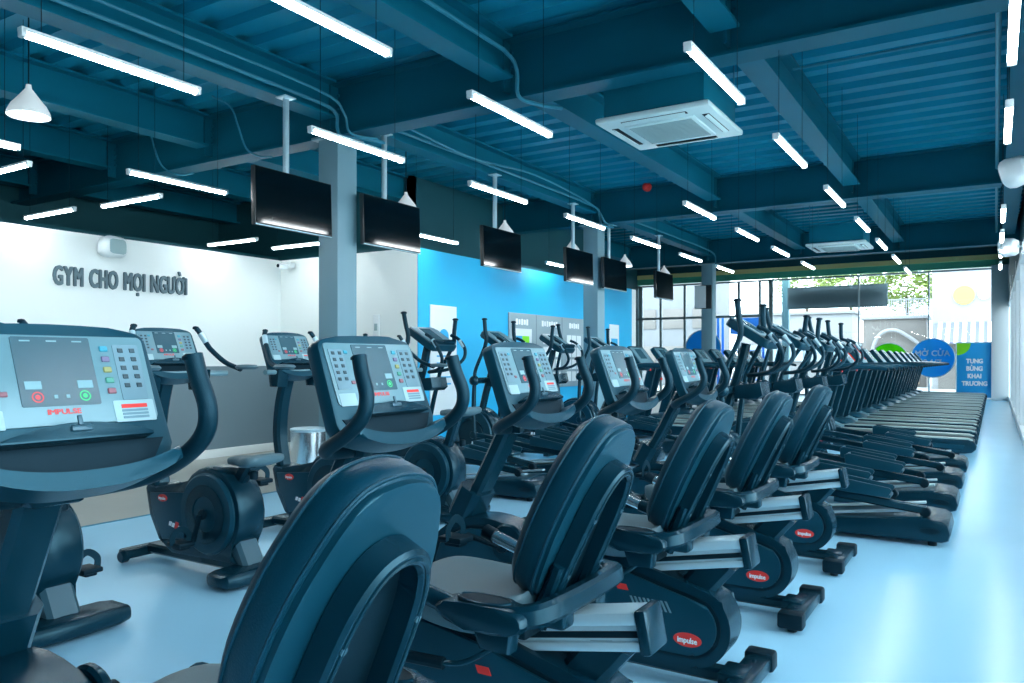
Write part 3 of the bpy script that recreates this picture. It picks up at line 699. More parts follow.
def console(root, x0, z0, tilt, W, H, T, full=True, legend='impulse'):
    """instrument panel: housing, silver face, dark screen, key pads, ledge and tray; face bottom centre at (x0, z0)"""
    a = math.radians(tilt)
    M = frame_m((x0, 0, z0), (0, 1, 0), (-math.sin(a), 0, math.cos(a)), (math.cos(a), 0, math.sin(a)))
    h = W/2
    top = [(h, H-.030), (h-.007, H-.012), (h-.022, H-.002)]+[(u, H+.011*(1-(u/h)**2)) for u in (h*.8, h*.6, h*.3, 0, -h*.3, -h*.6, -h*.8)]+[(-h+.022, H-.002), (-h+.007, H-.012), (-h, H-.030)]
    prof = [(-h-.012, -.05), (-h+.01, -.10), (-h*.6, -.125), (0, -.135), (h*.6, -.125), (h-.01, -.10), (h+.012, -.05)]+top
    hs = mp('console_housing', DARK2, root, lambda b: slab(b, prof, -T, 0, M, .012))
    def S(name, m, fn): return mp(name, m, hs, fn)
    pw = W-.034; ph = H-.028
    S('face_panel', SILVER, lambda b: slab(b, [(u, v+.010+ph/2) for u, v in rrect(pw, ph, .012)], .0, .004, M, .001))
    sw, sh = pw*.40, ph*.77
    S('screen', SCREEN, lambda b: slab(b, [(u-.005, v+.028+ph*.12+sh/2) for u, v in rrect(sw, sh, .004)], .003, .006, M))
    kx = pw*.39; cx_ = pw*.27
    def pads(b):
        for s in (-1, 1):
            slab(b, [(u+s*kx-.0, v+ph*.62) for u, v in rrect(pw*.15, ph*.66, .003)], .003, .0055, M)
    S('key_pad', KEY, pads)
    def marks(b):
        for s in (-1, 1):
            for i in range(2):
                for j in range(5):
                    box(b, (s*kx+(i-.5)*pw*.07, ph*.88-j*ph*.105, .0068), (.014, .011, .002), .001, seg=1)
        bmesh.ops.transform(b, matrix=M, verts=b.verts)
    S('key_marks', KEYD, marks)
    def marks(b):
        for i in range(3): box(b, (-.005+(i-1)*sw*.33, .028+ph*.12+sh*.94, .0066), (.022, .003, .001))
        for i in (-1, 1): box(b, (-.005+i*sw*.33, .028+ph*.12+sh*.30, .0066), (.034, .018, .001))
        for i in (-1, 1): box(b, (-.005+i*.013, .028+ph*.12+sh*.13, .0066), (.008, .008, .001))
        bmesh.ops.transform(b, matrix=M, verts=b.verts)
    S('screen_marks', KEYMARK, marks)
    for j, m in enumerate(KC):
        S('coloured_key', m, lambda b: (box(b, (cx_-.004, ph*.90-j*ph*.125, .006), (.020, .014, .005), .002, seg=1), box(b, (-cx_-.008, ph*.90-j*ph*.125, .005), (.018, .012, .004), .002, seg=1) if j in (0, 4) else None, bmesh.ops.transform(b, matrix=M, verts=b.verts)))
    for nm, m, u in (('stop_ring', REDL, -.30), ('start_ring', GREEN, .30)):
        def ring(b):
            c = Vector((-.005+u*sw, .028+ph*.12+sh*.13, .0068)); n = 20
            A = [b.verts.new(c+Vector((math.cos(2*PI*i/n)*.0125, math.sin(2*PI*i/n)*.0125, 0))) for i in range(n)]
            B = [b.verts.new(c+Vector((math.cos(2*PI*i/n)*.0095, math.sin(2*PI*i/n)*.0095, 0))) for i in range(n)]
            C = [b.verts.new(c+Vector((math.cos(2*PI*i/n)*.0055, math.sin(2*PI*i/n)*.0055, 0))) for i in range(n)]
            for i in range(n): b.faces.new((A[i], A[(i+1) % n], B[(i+1) % n], B[i]))
            b.faces.new(C); bmesh.ops.transform(b, matrix=M, verts=b.verts)
        S(nm, m, ring)
    S('pale_label', PALE, lambda b: (slab(b, [(u+pw*.37, v+ph*.16) for u, v in rrect(pw*.235, ph*.25, .003)], .003, .005, M), slab(b, [(u-pw*.39, v+ph*.13) for u, v in rrect(pw*.17, ph*.2, .003)], .003, .005, M)))
    S('label_band', RED, lambda b: slab(b, [(u+pw*.37, v+ph*.215) for u, v in rrect(pw*.15, ph*.045, .001)], .005, .006, M))
    S('label_lines', KEY, lambda b: [slab(b, [(u+pw*.37, v+ph*(.165-.04*k)) for u, v in rrect(pw*.15, ph*.026, .001)], .005, .006, M) for k in range(3)])
    S('maker_mark', REDL, lambda b: text_bm(b, legend.upper(), .016, M @ Matrix.Translation((-.005, .040, .0045)), depth=.0006, bold=.0006, sx=1.25))
    # ledge, tray and lip
    led = [(u, -.028+.030*math.cos(u/(h*.72)*PI/2)) for u in [h*.72*(k/8-1) for k in range(17)]]
    mp('book_ledge', DARK, root, lambda b: slab(b, [(-h*.72, -.036), (h*.72, -.036)]+led[::-1], 0, .045, M, .004))
    mp('ledge_clip', STRUT, root, lambda b: (box(b, (.0, .006, .046), (.010, .022, .006), .002), box(b, (0, -.012, .047), (.045, .012, .008), .003), bmesh.ops.transform(b, matrix=M, verts=b.verts)))
    mp('tray_hollow', BLACK, root, lambda b: slab(b, [(-h*.72, -.105), (h*.72, -.105), (h*.93, -.036), (-h*.93, -.036)], 0, .004, M))
    h2 = h*.95; lo = [(u, -.148+.050*abs(u/h)**2.4) for u in [h2*(k/8-1) for k in range(17)]]; hi = [(u, -.108+.040*abs(u/h)**2.4) for u in [h2*(k/8-1) for k in range(17)]]
    mp('tray', DARK2, root, lambda b: slab(b, lo+hi[::-1], -.03, .060, M, .010))
    return M

def oval_badge(root, x, y, z, ny, text='impulse', rx=.055, rz=.026):
    M = frame_m((x, y, z), (-ny, 0, 0), (0, 0, 1), (0, ny, 0))
    bd = mp('maker_badge', RED, root, lambda b: slab(b, [(rx*math.cos(k*PI/12), rz*math.sin(k*PI/12)) for k in range(24)], -.004, .003, M))
    mp('badge_lettering', WLET, root, lambda b: text_bm(b, text, rz*1.15, M @ Matrix.Translation((0, 0, .0035)), depth=.0005, bold=.0010, sx=.86))

def stabilizer(b, x, y0, y1, z=.05, w_=.085, h=.07):
    box(b, (x, (y0+y1)/2, z+.005), (w_, y1-y0-.10, h*.8), .012)
def stab_parts(root, x, half, w_=.085, h=.075):
    st = mp('floor_stabilizer', DARK, root, lambda b: (box(b, (x, 0, .055), (w_*.85, half*2-.1, h*.72), .012), [cyl(b, (x, s*half*.5, .055+h*.36), .008, .006, 'Z', 8) for s in (-1, 1)]))
    for s in (-1, 1):
        mp('end_cap', BLACK, st, lambda b: box(b, (x, s*(half-.035), .056), (w_, .08, h), .014))
        mp('levelling_foot', BLACK, st, lambda b: cyl(b, (x, s*(half-.05), .010), .022, .02, 'Z', 12))

def pedals(root, cx, cz, ang, yy=.20, cl=.165, hub=.045):
    cr = mp('crank', BLACK, root, lambda b: [(cyl(b, (cx, s*(yy-.055), cz), .030, .02, 'Y', 16, .004),
         tube(b, [(cx, s*(yy-.035), cz), (cx+s*cl*math.cos(ang), s*(yy-.025), cz+s*cl*math.sin(ang))], .5, sq=(.030, .018), smooth=False)) for s in (-1, 1)])
    for s in (-1, 1):
        px, pz = cx+s*cl*math.cos(ang), cz+s*cl*math.sin(ang)
        pd = mp('pedal', BLACK, root, lambda b: (box(b, (px, s*(yy+.055), pz), (.12, .10, .026), .008), box(b, (px, s*(yy+.055), pz-.02), (.08, .06, .02), .006), cyl(b, (px, s*(yy-.0), pz), .008, .07, 'Y', 8)))
        mp('pedal_strap', GRIP, pd, lambda b: tube(b, [(px, s*(yy+.008), pz), (px, s*(yy+.006), pz+.05), (px, s*(yy+.055), pz+.085), (px, s*(yy+.105), pz+.05), (px, s*(yy+.107), pz)], 1, sq=(.034, .004), k=5))

# ---- recumbent bike
def recumbent(dx=-.032):
    global OX
    OX = -1.4
    R_ = thing('recumbent_bike', '', 'exercise bike', group='recumbent bikes in the front row')
    outer = [(-1.4, .085), (-1.15, .085)]+arcpts(-.985, .243, .158, -90, 58, 9)+[(-1.10, .430),  (-1.45, .515), (-1.66, .535), (-1.80, .575), (-1.93, .595), (-2.06, .575), (-2.16, .51), (-2.22, .44), (-2.235, .30), (-2.20, .16), (-2.12, .085)]
    outer = smooth_prof([(x, z if x > -1.6 else z*.93) for x, z in outer], 2)
    def inset(p, k, cx=-1.5, cz=.30): return [(cx+(x-cx)*k, cz+(z-cz)*(k-.06)) for x, z in p]
    sh = mp('drive_shroud', DARK, R_, lambda b: prism(b, outer, -.075, .075, .010))
    mp('shroud_panel', DARK2, sh, lambda b: (prism(b, offset_prof(outer, .050), -.088, -.06, .010), prism(b, offset_prof(outer, .050), .06, .088, .010)))
    mp('shroud_groove', BLACK, sh, lambda b: (prism(b, offset_prof(outer, .036), -.077, -.06), prism(b, offset_prof(outer, .036), .06, .077)))
    mp('crank_boss', DARK, sh, lambda b: [cyl(b, (-1.78, s*.093, .46), .085, .03, 'Y', 28, .008) for s in (-1, 1)])
    mp('vent_slots', SILVER, sh, lambda b: [prism(b, [(-1.20+k*.018, .285), (-1.192+k*.018, .285), (-1.212+k*.018, .325), (-1.22+k*.018, .325)], s*.089-.001, s*.089+.001) for k in range(9) for s in (-1, 1)])
    oval_badge(sh, -.985, -.089, .195, -1)
    stripes = mp('model_stripe', RED, sh, lambda b: prism(b, [(-1.27, .345), (-1.225, .345), (-1.235, .367), (-1.28, .367)], -.091, -.087))
    mp('base_frame', FRAME, R_, lambda b: (tube(b, [(-2.2, 0, .06), (-.82, 0, .06)], 1, sq=(.07, .05), smooth=False), box(b, (-.83, 0, .065), (.10, .14, .05), .01)))
    stab_parts(R_, -.795, .27, .115, .075); stab_parts(R_, -2.19, .25)
    pedals(R_, -1.78, .46, math.radians(-12))
    mp('seat_post', FRAME, R_, lambda b: tube(b, [(-1.16, 0, .16), (-.87, 0, .50)], 1, sq=(.085, .12), smooth=False))
    mp('front_strut', FRAME, R_, lambda b: tube(b, [(-1.62, 0, .50), (-1.45, 0, .41)], 1, sq=(.08, .07), smooth=False))
    # sloped rail
    ra = math.atan2(.118, .64)
    RM = Matrix.Translation((-.765, 0, .548)) @ Matrix.Rotation(-ra, 4, 'Y')     # x axis runs up the rail to the rear
    def rl(b, x0, x1, w_, h, zc=0, bev=.006): 
        vs = box(b, ((x0+x1)/2, 0, zc), (x1-x0, w_, h), bev); bmesh.ops.transform(b, matrix=RM, verts=vs)
    mp('seat_rail', ALU, R_, lambda b: (rl(b, -.72, -.028, .112, .034, .030), rl(b, -.72, -.028, .086, .05, -.008), rl(b, -.72, -.028, .112, .026, -.042)))
    mp('rail_slot', BLACK, R_, lambda b: rl(b, -.72, -.03, .092, .018, -.012, .002))
    mp('rail_end_cap', DARK, R_, lambda b: rl(b, -.030, .004, .124, .118, -.006, .010))
    X0 = OX; OX = OX-dx                      # the seat assembly slid along the rail
    mp('seat_carriage', DARK, R_, lambda b: (rl(b, -.80, -.44, .15, .10, -.005, .012), rl(b, -.66, -.30, .22, .045, .066, .01)))
    # seat cushion
    def cush(b):
        rings = []
        for x, hw, zt, th in ((-1.545, .04, .560, .03), (-1.535, .10, .580, .06), (-1.49, .165, .598, .09), (-1.41, .200, .596, .10), (-1.30, .215, .588, .105), (-1.18, .225, .594, .11), (-1.09, .215, .612, .10), (-1.04, .17, .62, .06)):
            rings.append([(x, hw*math.copysign(abs(math.cos(t))**.75, math.cos(t)), zt-th/2+th/2*math.copysign(abs(math.sin(t))**.6, math.sin(t))+(.022*(abs(math.cos(t))**2))*(1 if math.sin(t) > 0 else 0)) for t in [2*PI*k/24 for k in range(24)]])
        nr = []
        for i in range(24): nr.append([tuple(v) for v in smooth_path([r_[i] for r_ in rings], 3)])
        loft(b, [[nr[i][j] for i in range(24)] for j in range(len(nr[0]))])
    mp('seat', SEATM, R_, cush, angle=70)
    mp('seat_pan', BLACK, R_, lambda b: box(b, (-1.27, 0, .50), (.44, .28, .03), .01))
    # backrest in its own tilted plane: u across, v up the back, n to the rear
    a = math.radians(25)
    BMx = frame_m((-1.055, 0, .59), (0, 1, 0), (math.sin(a), 0, math.cos(a)), (math.cos(a), 0, -math.sin(a)))
    half = [(0, 0), (.09, .004), (.140, .03), (.168, .08), (.182, .15), (.190, .22), (.184, .30), (.170, .37), (.152, .43), (.132, .475), (.104, .508), (.065, .526), (0, .534)]
    half = [(u*(.94 if v < .36 else .94-.09*(v-.36)/.17), v*1.012) for u, v in half]; outl = half[:-1]+[(0, .540)]+[(-x, z) for x, z in half[-2:0:-1]]
    outl = smooth_prof(outl, 2)
    def back(b):
        rings = []
        cxv = .27
        for d, k in ((-.088, .80), (-.083, .89), (-.068, .955), (-.045, .99), (-.018, 1.0), (.0, .995), (.008, .97)):
            rings.append([(u*k, cxv+(v-cxv)*(k if k < .99 else k), d+(-.018*(1-abs(u)/.21) if False else 0)) for u, v in outl])
        loft(b, rings); bmesh.ops.transform(b, matrix=BMx, verts=b.verts)
    bk = mp('backrest', LEATH, R_, back, angle=50)
    def piping(b, d, k):
        pts = [(u*k, .27+(v-.27)*k, d) for u, v in outl]; pts.append(pts[0])
        tube(b, pts, .0035, 6, k=3, cap=False); bmesh.ops.transform(b, matrix=BMx, verts=b.verts)
    mp('piping', LEATH, bk, lambda b: piping(b, -.058, .974)); mp('piping', LEATH, bk, lambda b: piping(b, .004, .985))
    mp('rear_shell', DARK2, R_, lambda b: slab(b, [(u*.955, .27+(v-.27)*.96) for u, v in outl], .006, .020, BMx, .004))
    arch = [(-.102, -.05), (-.098, .13), (-.088, .29), (-.071, .365), (-.042, .410), (0, .424), (.042, .410), (.071, .365), (.088, .29), (.098, .13), (.102, -.05)]
    sup = mp('back_support', DARK, R_, lambda b: (tube(b, [(u, v, .044) for u, v in arch], 1, sq=(.056, .030), k=4), bmesh.ops.transform(b, matrix=BMx, verts=b.verts)))
    mp('support_recess', BLACK, sup, lambda b: slab(b, [(-.095, -.03), (.095, -.03), (.09, .13), (.080, .27), (.058, .36), (0, .40), (-.058, .36), (-.080, .27), (-.09, .13)], .020, .026, BMx))
    mp('support_rim', FRAME, sup, lambda b: (tube(b, [(u*.99, v, .072) for u, v in arch], .004, 6, k=4), bmesh.ops.transform(b, matrix=BMx, verts=b.verts)))
    mp('screw', STRUT, sup, lambda b: ([cyl(b, (s*u, v, .073), .007, .004, 'Z', 10) for s in (-1, 1) for u, v in ((.098, .12), (.086, .29))], bmesh.ops.transform(b, matrix=BMx, verts=b.verts)))
    for s in (-1, 1): mp('back_bracket', DARK, R_, lambda b: (tube(b, [(-1.02, s*.105, .54), (-.955, s*.110, .70)], 1, sq=(.05, .03), smooth=False), box(b, (-.99, s*.10, .555), (.11, .07, .05), .012)))
    mp('rear_cross_tube', DARK, R_, lambda b: tube(b, [(-1.03, -.262, .592), (-.975, -.250, .598), (-.945, -.20, .604), (-.935, 0, .606), (-.945, .20, .604), (-.975, .250, .598), (-1.03, .262, .592)], 1, sq=(.052, .058), k=4))
    for s in (-1, 1):
        cup = mp('side_tray', DARK, R_, lambda b: (prism(b, smooth_prof([(-1.235, .600), (-1.20, .618), (-1.10, .624), (-1.00, .618), (-.965, .600), (-.975, .565), (-1.06, .548), (-1.20, .565)], 2), s*.262-.048, s*.262+.048, .014), prism(b, [(-1.15, .57), (-1.02, .57), (-1.03, .49), (-1.12, .49)], s*.235-.03, s*.235+.03, .012), tube(b, [(-1.08, s*.08, .52), (-1.08, s*.22, .525)], .03, 8, smooth=False)))
        mp('cup_hollow', BLACK, cup, lambda b: (slab(b, [(.078*math.cos(k*PI/10), .034*math.sin(k*PI/10)) for k in range(20)], .0, .0035, frame_m((-1.10, s*.262, .6235), (1, 0, 0), (0, 1, 0), (0, 0, 1)))))
        mp('cup_rim', FRAME, cup, lambda b: (tube(b, [(-1.10+.080*math.cos(k*PI/10), s*.262+.036*math.sin(k*PI/10), .6260) for k in range(21)], .004, 6, smooth=False, cap=False)))
        hd = mp('side_handle', DARK, R_, lambda b: tube(b, [(-1.19, s*.262, .588), (-1.24, s*.265, .600), (-1.29, s*.268, .612)], .027, 12))
        mp('handle_sensor', CHROME, hd, lambda b: tube(b, [(-1.285, s*.268, .611), (-1.42, s*.27, .652)], .0215, 12, smooth=False))
        mp('handle_end', BLACK, hd, lambda b: tube(b, [(-1.415, s*.27, .650), (-1.455, s*.27, .664)], .025, 12, smooth=False))
    lv = mp('adjusting_lever', FRAME, R_, lambda b: tube(b, [(-1.12, -.10, .50), (-1.14, -.17, .46), (-1.20, -.22, .425), (-1.27, -.245, .42)], .009, 8))
    mp('lever_grip', BLACK, lv, lambda b: tube(b, [(-1.25, -.24, .42), (-1.36, -.262, .425)], .017, 10, smooth=False))
    OX = X0
    # console and handlebar
    mp('console_column', FRAME, R_, lambda b: tube(b, [(-2.03, 0, .58), (-1.90, 0, .82), (-1.79, 0, 1.03)], 1, sq=(.11, .065), k=4))
    mp('column_collar', DARK, R_, lambda b: tube(b, [(-2.07, 0, .54), (-2.0, 0, .67)], 1, sq=(.17, .12), smooth=False))
    console(R_, -1.70, 1.100, 21, .455, .235, .058)
    hb = mp('handlebar', GRIP, R_, lambda b: tube(b, [(-1.60, -.232, 1.262), (-1.585, -.236, 1.21), (-1.560, -.242, 1.14), (-1.575, -.246, 1.08), (-1.64, -.244, 1.025), (-1.74, -.225, .975), (-1.79, -.15, .955), (-1.80, 0, .952), (-1.79, .15, .955), (-1.74, .225, .975), (-1.64, .244, 1.025), (-1.575, .246, 1.08), (-1.560, .242, 1.14), (-1.585, .236, 1.21), (-1.60, .232, 1.262)], .0225, 14))
    mp('bar_end', BLACK, hb, lambda b: [lathe(b, [(.0, .004), (.015, .003), (.0235, -.004), (.0235, -.012)][::-1], (-1.602, s*.232, 1.262), 14) for s in (-1, 1)])
    mp('bar_clamp', DARK, R_, lambda b: box(b, (-1.79, 0, .965), (.10, .12, .07), .012))
    return R_
rb = recumbent(.055); rb2 = recumbent()
RY = [(.925, 'nearest recumbent bike, its high backrest filling the bottom of the picture'), (1.95, 'second recumbent bike from the camera, backrest and grey seat at the bottom centre'),
      (2.93, 'third recumbent bike from the camera, in the middle of the five'), (3.95, 'fourth recumbent bike from the camera'), (5.05, 'fifth recumbent bike, beside the first elliptical trainer')]
for i, (y, lb) in enumerate(RY):
    if i < 2: q_ = (rb, rb2)[i]; q_.location = (OX, y, 0); q_['label'] = lb
    else: dup(rb2, (OX, y, 0), lb)

# ---- upright bike
def upright(seat_z=.71, ang=75):
    global OX
    OX = -4.0
    U = thing('upright_bike', '', 'exercise bike', group='upright bikes in the back row')
    dz = seat_z-.71
    body = [(-3.62, .10), (-4.20, .09), (-4.33, .16), (-4.42, .30), (-4.46, .46), (-4.44, .49), (-4.36, .485), (-4.30, .465), (-4.02, .52)]+[(x, z) for x, z in arcpts(-3.85, .365, .268, 140, -50, 14)]
    sh = mp('drive_shroud', DARK, U, lambda b: prism(b, body, -.095, .095, .02))
    mp('flywheel_cover', DARK2, sh, lambda b: [cyl(b, (-3.85, s*.095, .365), .235, .05, 'Y', 40, .014) for s in (-1, 1)])
    mp('cover_ring', DARK, sh, lambda b: [(lathe(b, [(.100, s*.118), (.165, s*.118), (.170, s*.126), (.105, s*.128), (.100, s*.118)], (-3.85, 0, .365), 32, 'Y')) for s in (-1, 1)])
    mp('shroud_panel', DARK2, sh, lambda b: [prism(b, [(-4.06, .20), (-4.27, .17), (-4.37, .33), (-4.395, .44), (-4.05, .47)], s*.1-.006, s*.1+.006, .003) for s in (-1, 1)])
    oval_badge(sh, -4.26, -.109, .42, -1, rx=.042, rz=.022)
    mp('model_mark', WLET, sh, lambda b: [prism(b, [(-4.20+k*.028, .262-k*.006), (-4.18+k*.028, .260-k*.006), (-4.172+k*.028, .284-k*.006), (-4.192+k*.028, .286-k*.006)], -.110, -.106) for k in (0, 1, 3, 4)])
    mp('model_mark', RED, sh, lambda b: [prism(b, [(-4.145, .250), (-4.118, .245), (-4.105, .285), (-4.132, .290)], -.111, -.106)])
    mp('base_frame', FRAME, U, lambda b: tube(b, [(-4.52, 0, .07), (-3.55, 0, .07)], 1, sq=(.08, .06), smooth=False))
    mp('rear_strut', STRUT, U, lambda b: tube(b, [(-3.72, 0, .30), (-3.59, 0, .07)], 1, sq=(.15, .09), smooth=False))
    st = mp('rear_foot', DARK, U, lambda b: loft(b, [[(-3.56+x*k, y, .055+z*k) for x, z in rrect(.23, .088, .034, 3)] for y, k in ((-.27, .55), (-.255, .8), (-.20, .95), (0, 1.0), (.20, .95), (.255, .8), (.27, .55))]))
    for s in (-1, 1): mp('levelling_foot', BLACK, st, lambda b: cyl(b, (-3.56, s*.19, .012), .028, .024, 'Z', 14))
    mp('front_foot', DARK, U, lambda b: (box(b, (-4.56, 0, .055), (.09, .36, .06), .014), [cyl(b, (-4.56, s*.17, .04), .038, .05, 'Y', 14, .008) for s in (-1, 1)]))
    pedals(U, -3.85, .365, math.radians(ang), yy=.19, cl=.155)
    mp('console_column', FRAME, U, lambda b: tube(b, [(-4.43, 0, .44), (-4.475, 0, .70), (-4.45, 0, .95), (-4.37, 0, 1.20)], 1, sq=(.10, .075), k=5))
    sp_ = mp('seat_post', DARK, U, lambda b: (tube(b, [(-3.72, 0, .52), (-3.61, 0, .66+dz)], 1, sq=(.07, .075), smooth=False)))
    mp('post_knob', BLACK, sp_, lambda b: (cyl(b, (-3.55, -.02, .60), .024, .05, 'Z', 12, .006), tube(b, [(-3.64, 0, .60), (-3.56, -.01, .60)], .008, 6, smooth=False)))
    def sad(b):
        rings = []
        for x, hw, zt, th in ((-3.77, .020, .675, .02), (-3.755, .04, .690, .045), (-3.70, .05, .700, .055), (-3.63, .075, .703, .06), (-3.57, .115, .708, .065), (-3.51, .135, .720, .07), (-3.465, .125, .724, .06), (-3.445, .09, .715, .03)):
            rings.append([(x, hw*math.copysign(abs(math.cos(t))**.7, math.cos(t)), dz+zt-th/2+th/2*math.copysign(abs(math.sin(t))**.7, math.sin(t))) for t in [2*PI*k/20 for k in range(20)]])
        loft(b, rings)
    mp('saddle', SEATM, U, sad, angle=60)
    console(U, -4.335, 1.245, 24, .41, .215, .06)
    mp('cup_holder', DARK, U, lambda b: [prism(b, [(-4.36, 1.19), (-4.24, 1.19), (-4.26, 1.06), (-4.34, 1.06)], s*.17-.05, s*.17+.05, .012) for s in (-1, 1)])
    mp('handlebar_cross', SILVER, U, lambda b: tube(b, [(-4.24, -.34, 1.165), (-4.30, -.12, 1.165), (-4.30, .12, 1.165), (-4.24, .34, 1.165)], .017, 10))
    for s in (-1, 1):
        ar = mp('arm_bar', GRIP, U, lambda b: tube(b, [(-4.385, s*.215, 1.455), (-4.37, s*.235, 1.42), (-4.33, s*.255, 1.35), (-4.30, s*.27, 1.31), (-4.22, s*.31, 1.235), (-4.10, s*.335, 1.190)], .0165, 10))
        mp('arm_tip', BLACK, ar, lambda b: lathe(b, [(.0, -.012), (.018, -.010), (.020, 0), (.015, .008), (0, .011)], (-4.388, s*.213, 1.458), 12))
        mp('arm_sensor', ALU, ar, lambda b: tube(b, [(-4.37, s*.235, 1.42), (-4.336, s*.2525, 1.36)], .0185, 10, smooth=False))
        mp('elbow_pad', SEATM, ar, lambda b: (lathe(b, [(0, -.014), (.055, -.014), (.068, 0), (.055, .014), (0, .018)], (0, 0, 0), 24), bmesh.ops.scale(b, vec=(1.35, .85, 1), verts=b.verts), bmesh.ops.translate(b, vec=(-4.05, s*.34, 1.205), verts=b.verts)))
    return U
ub = upright()
UY = [(1.92, 'nearest upright bike, in the lower left corner behind the big console'), (2.98, 'upright bike standing left of the nearest backrest, whole in view'), (3.97, 'upright bike before the chrome trash bin'), ]
for i, (y, lb) in enumerate(UY):
    if i == 0: ub0 = upright(.71, -80); ub0.location = (OX, y, 0); ub0['label'] = lb
    elif i == 1: ub.location = (OX, y, 0); ub['label'] = lb
    else: dup(ub, (OX, y, 0), lb)
u4 = upright(.87); u4.location = (OX, 5.0, 0); u4['label'] = 'upright bike with raised saddle, fourth from the camera, beside the ellipticals'

# ---- elliptical trainer
def elliptical(ph):
    global OX
    OX = -1.3
    E = thing('elliptical_trainer', '', 'elliptical trainer', group='elliptical trainers')
    mp('base_frame', FRAME, E, lambda b: (tube(b, [(-2.25, 0, .07), (-.5, 0, .07)], 1, sq=(.09, .06), smooth=False), box(b, (-1.62, 0, .07), (.08, .54, .06), .012)))
    stab_parts(E, -2.26, .27)
    cov = [(-1.18, .03), (-.30, .03), (-.262, .045), (-.248, .09), (-.262, .150), (-.30, .175), (-.40, .184), (-.75, .155), (-1.18, .110)]
    rc = mp('rear_cover', DARK, E, lambda b: prism(b, cov, -.27, .27, .022))
    mp('carry_slot', BLACK, rc, lambda b: [slab(b, [(.062*math.cos(k*PI/10), .020*math.sin(k*PI/10)) for k in range(20)], -.002, .002, frame_m((-.37, s*.271, .105), (1, 0, 0), (0, 0, 1), (0, s, 0))) for s in (-1, 1)])
    mp('cover_lid', DARK2, rc, lambda b: (prism(b, [(-1.10, .118), (-.42, .180), (-.42, .190), (-1.10, .128)], -.24, .24, .003)))
    mp('levelling_foot', BLACK, rc, lambda b: [cyl(b, (-.36, s*.2, .015), .028, .03, 'Z', 12) for s in (-1, 1)])
    for s in (-1, 1): mp('roller_track', ALU, E, lambda b: tube(b, [(-1.30, s*.16, .115), (-.42, s*.16, .228)], 1, sq=(.05, .016), smooth=False))
    fc = [(x, z) for x, z in arcpts(-1.93, .40, .315, -60, 200, 24)]+[(-2.25, .16), (-2.18, .08), (-1.70, .08)]
    sh = mp('drive_shroud', DARK, E, lambda b: prism(b, fc, -.12, .12, .03))
    mp('shroud_ring', DARK2, sh, lambda b: [lathe(b, [(.17, s*.115), (.285, s*.115), (.275, s*.140), (.185, s*.140), (.17, s*.115)], (-1.93, 0, .40), 36, 'Y') for s in (-1, 1)])
    mp('shroud_disc', DARK, sh, lambda b: [cyl(b, (-1.93, s*.12, .40), .165, .02, 'Y', 32, .006) for s in (-1, 1)])
    mp('model_mark', RED, sh, lambda b: prism(b, [(-1.78, .29), (-1.70, .29), (-1.69, .335), (-1.77, .335)], -.146, -.139))
    mp('model_mark', WLET, sh, lambda b: [prism(b, [(-1.87+k*.04, .295), (-1.845+k*.04, .295), (-1.84+k*.04, .325), (-1.865+k*.04, .325)], -.146, -.139) for k in (-1, 0, 1)])
    mp('console_column', FRAME, E, lambda b: tube(b, [(-1.88, 0, .60), (-1.80, 0, .90), (-1.72, 0, 1.15), (-1.66, 0, 1.38)], 1, sq=(.075, .065), k=4))
    mp('bottle_tray', DARK, E, lambda b: (prism(b, [(-1.72, 1.05), (-1.52, 1.08), (-1.50, .98), (-1.54, .95), (-1.72, .95)], -.13, .13, .012)))
    mp('tray_hollow', BLACK, E, lambda b: [slab(b, [(.05*math.cos(k*PI/8), .05*math.sin(k*PI/8)) for k in range(16)], 0, .003, frame_m((-1.61, s*.06, 1.0675), (1, 0, .15), (0, 1, 0), (-.15, 0, 1))) for s in (-1, 1)])
    # console slab
    a = math.radians(58)
    M = frame_m((-1.44, 0, 1.395), (0, 1, 0), (-math.sin(a), 0, math.cos(a)), (math.cos(a), 0, math.sin(a)))
    hs = mp('console_housing', DARK2, E, lambda b: slab(b, [(u, v+.17) for u, v in rrect(.42, .36, .04)], -.065, 0, M, .014))
    mp('face_panel', SILVER, hs, lambda b: slab(b, [(u, v+.20) for u, v in rrect(.37, .28, .015)], 0, .004, M, .001))
    mp('screen', SCREEN, hs, lambda b: slab(b, [(u, v+.21) for u, v in rrect(.17, .20, .006)], .003, .006, M))
    mp('key_pad', KEY, hs, lambda b: [slab(b, [(u+s*.14, v+.21) for u, v in rrect(.055, .20, .004)], .003, .0055, M) for s in (-1, 1)])
    mp('book_ledge', DARK, hs, lambda b: slab(b, [(u, v+.03) for u, v in rrect(.36, .03, .01)], 0, .04, M, .005))
    hb = mp('fixed_handle', GRIP, E, lambda b: tube(b, [(-1.52, -.20, 1.50), (-1.44, -.22, 1.46), (-1.36, -.22, 1.36), (-1.35, -.17, 1.25), (-1.46, -.09, 1.16), (-1.64, 0, 1.13), (-1.46, .09, 1.16), (-1.35, .17, 1.25), (-1.36, .22, 1.36), (-1.44, .22, 1.46), (-1.52, .20, 1.50)], .017, 10))
    mp('handle_sensor', ALU, hb, lambda b: [tube(b, [(-1.425, s*.222, 1.445), (-1.372, s*.222, 1.375)], .0195, 10, smooth=False) for s in (-1, 1)])
    # swinging arms, pedal arms
    mp('arm_axle', DARK, E, lambda b: cyl(b, (-1.76, 0, 1.02), .035, .62, 'Y', 14))
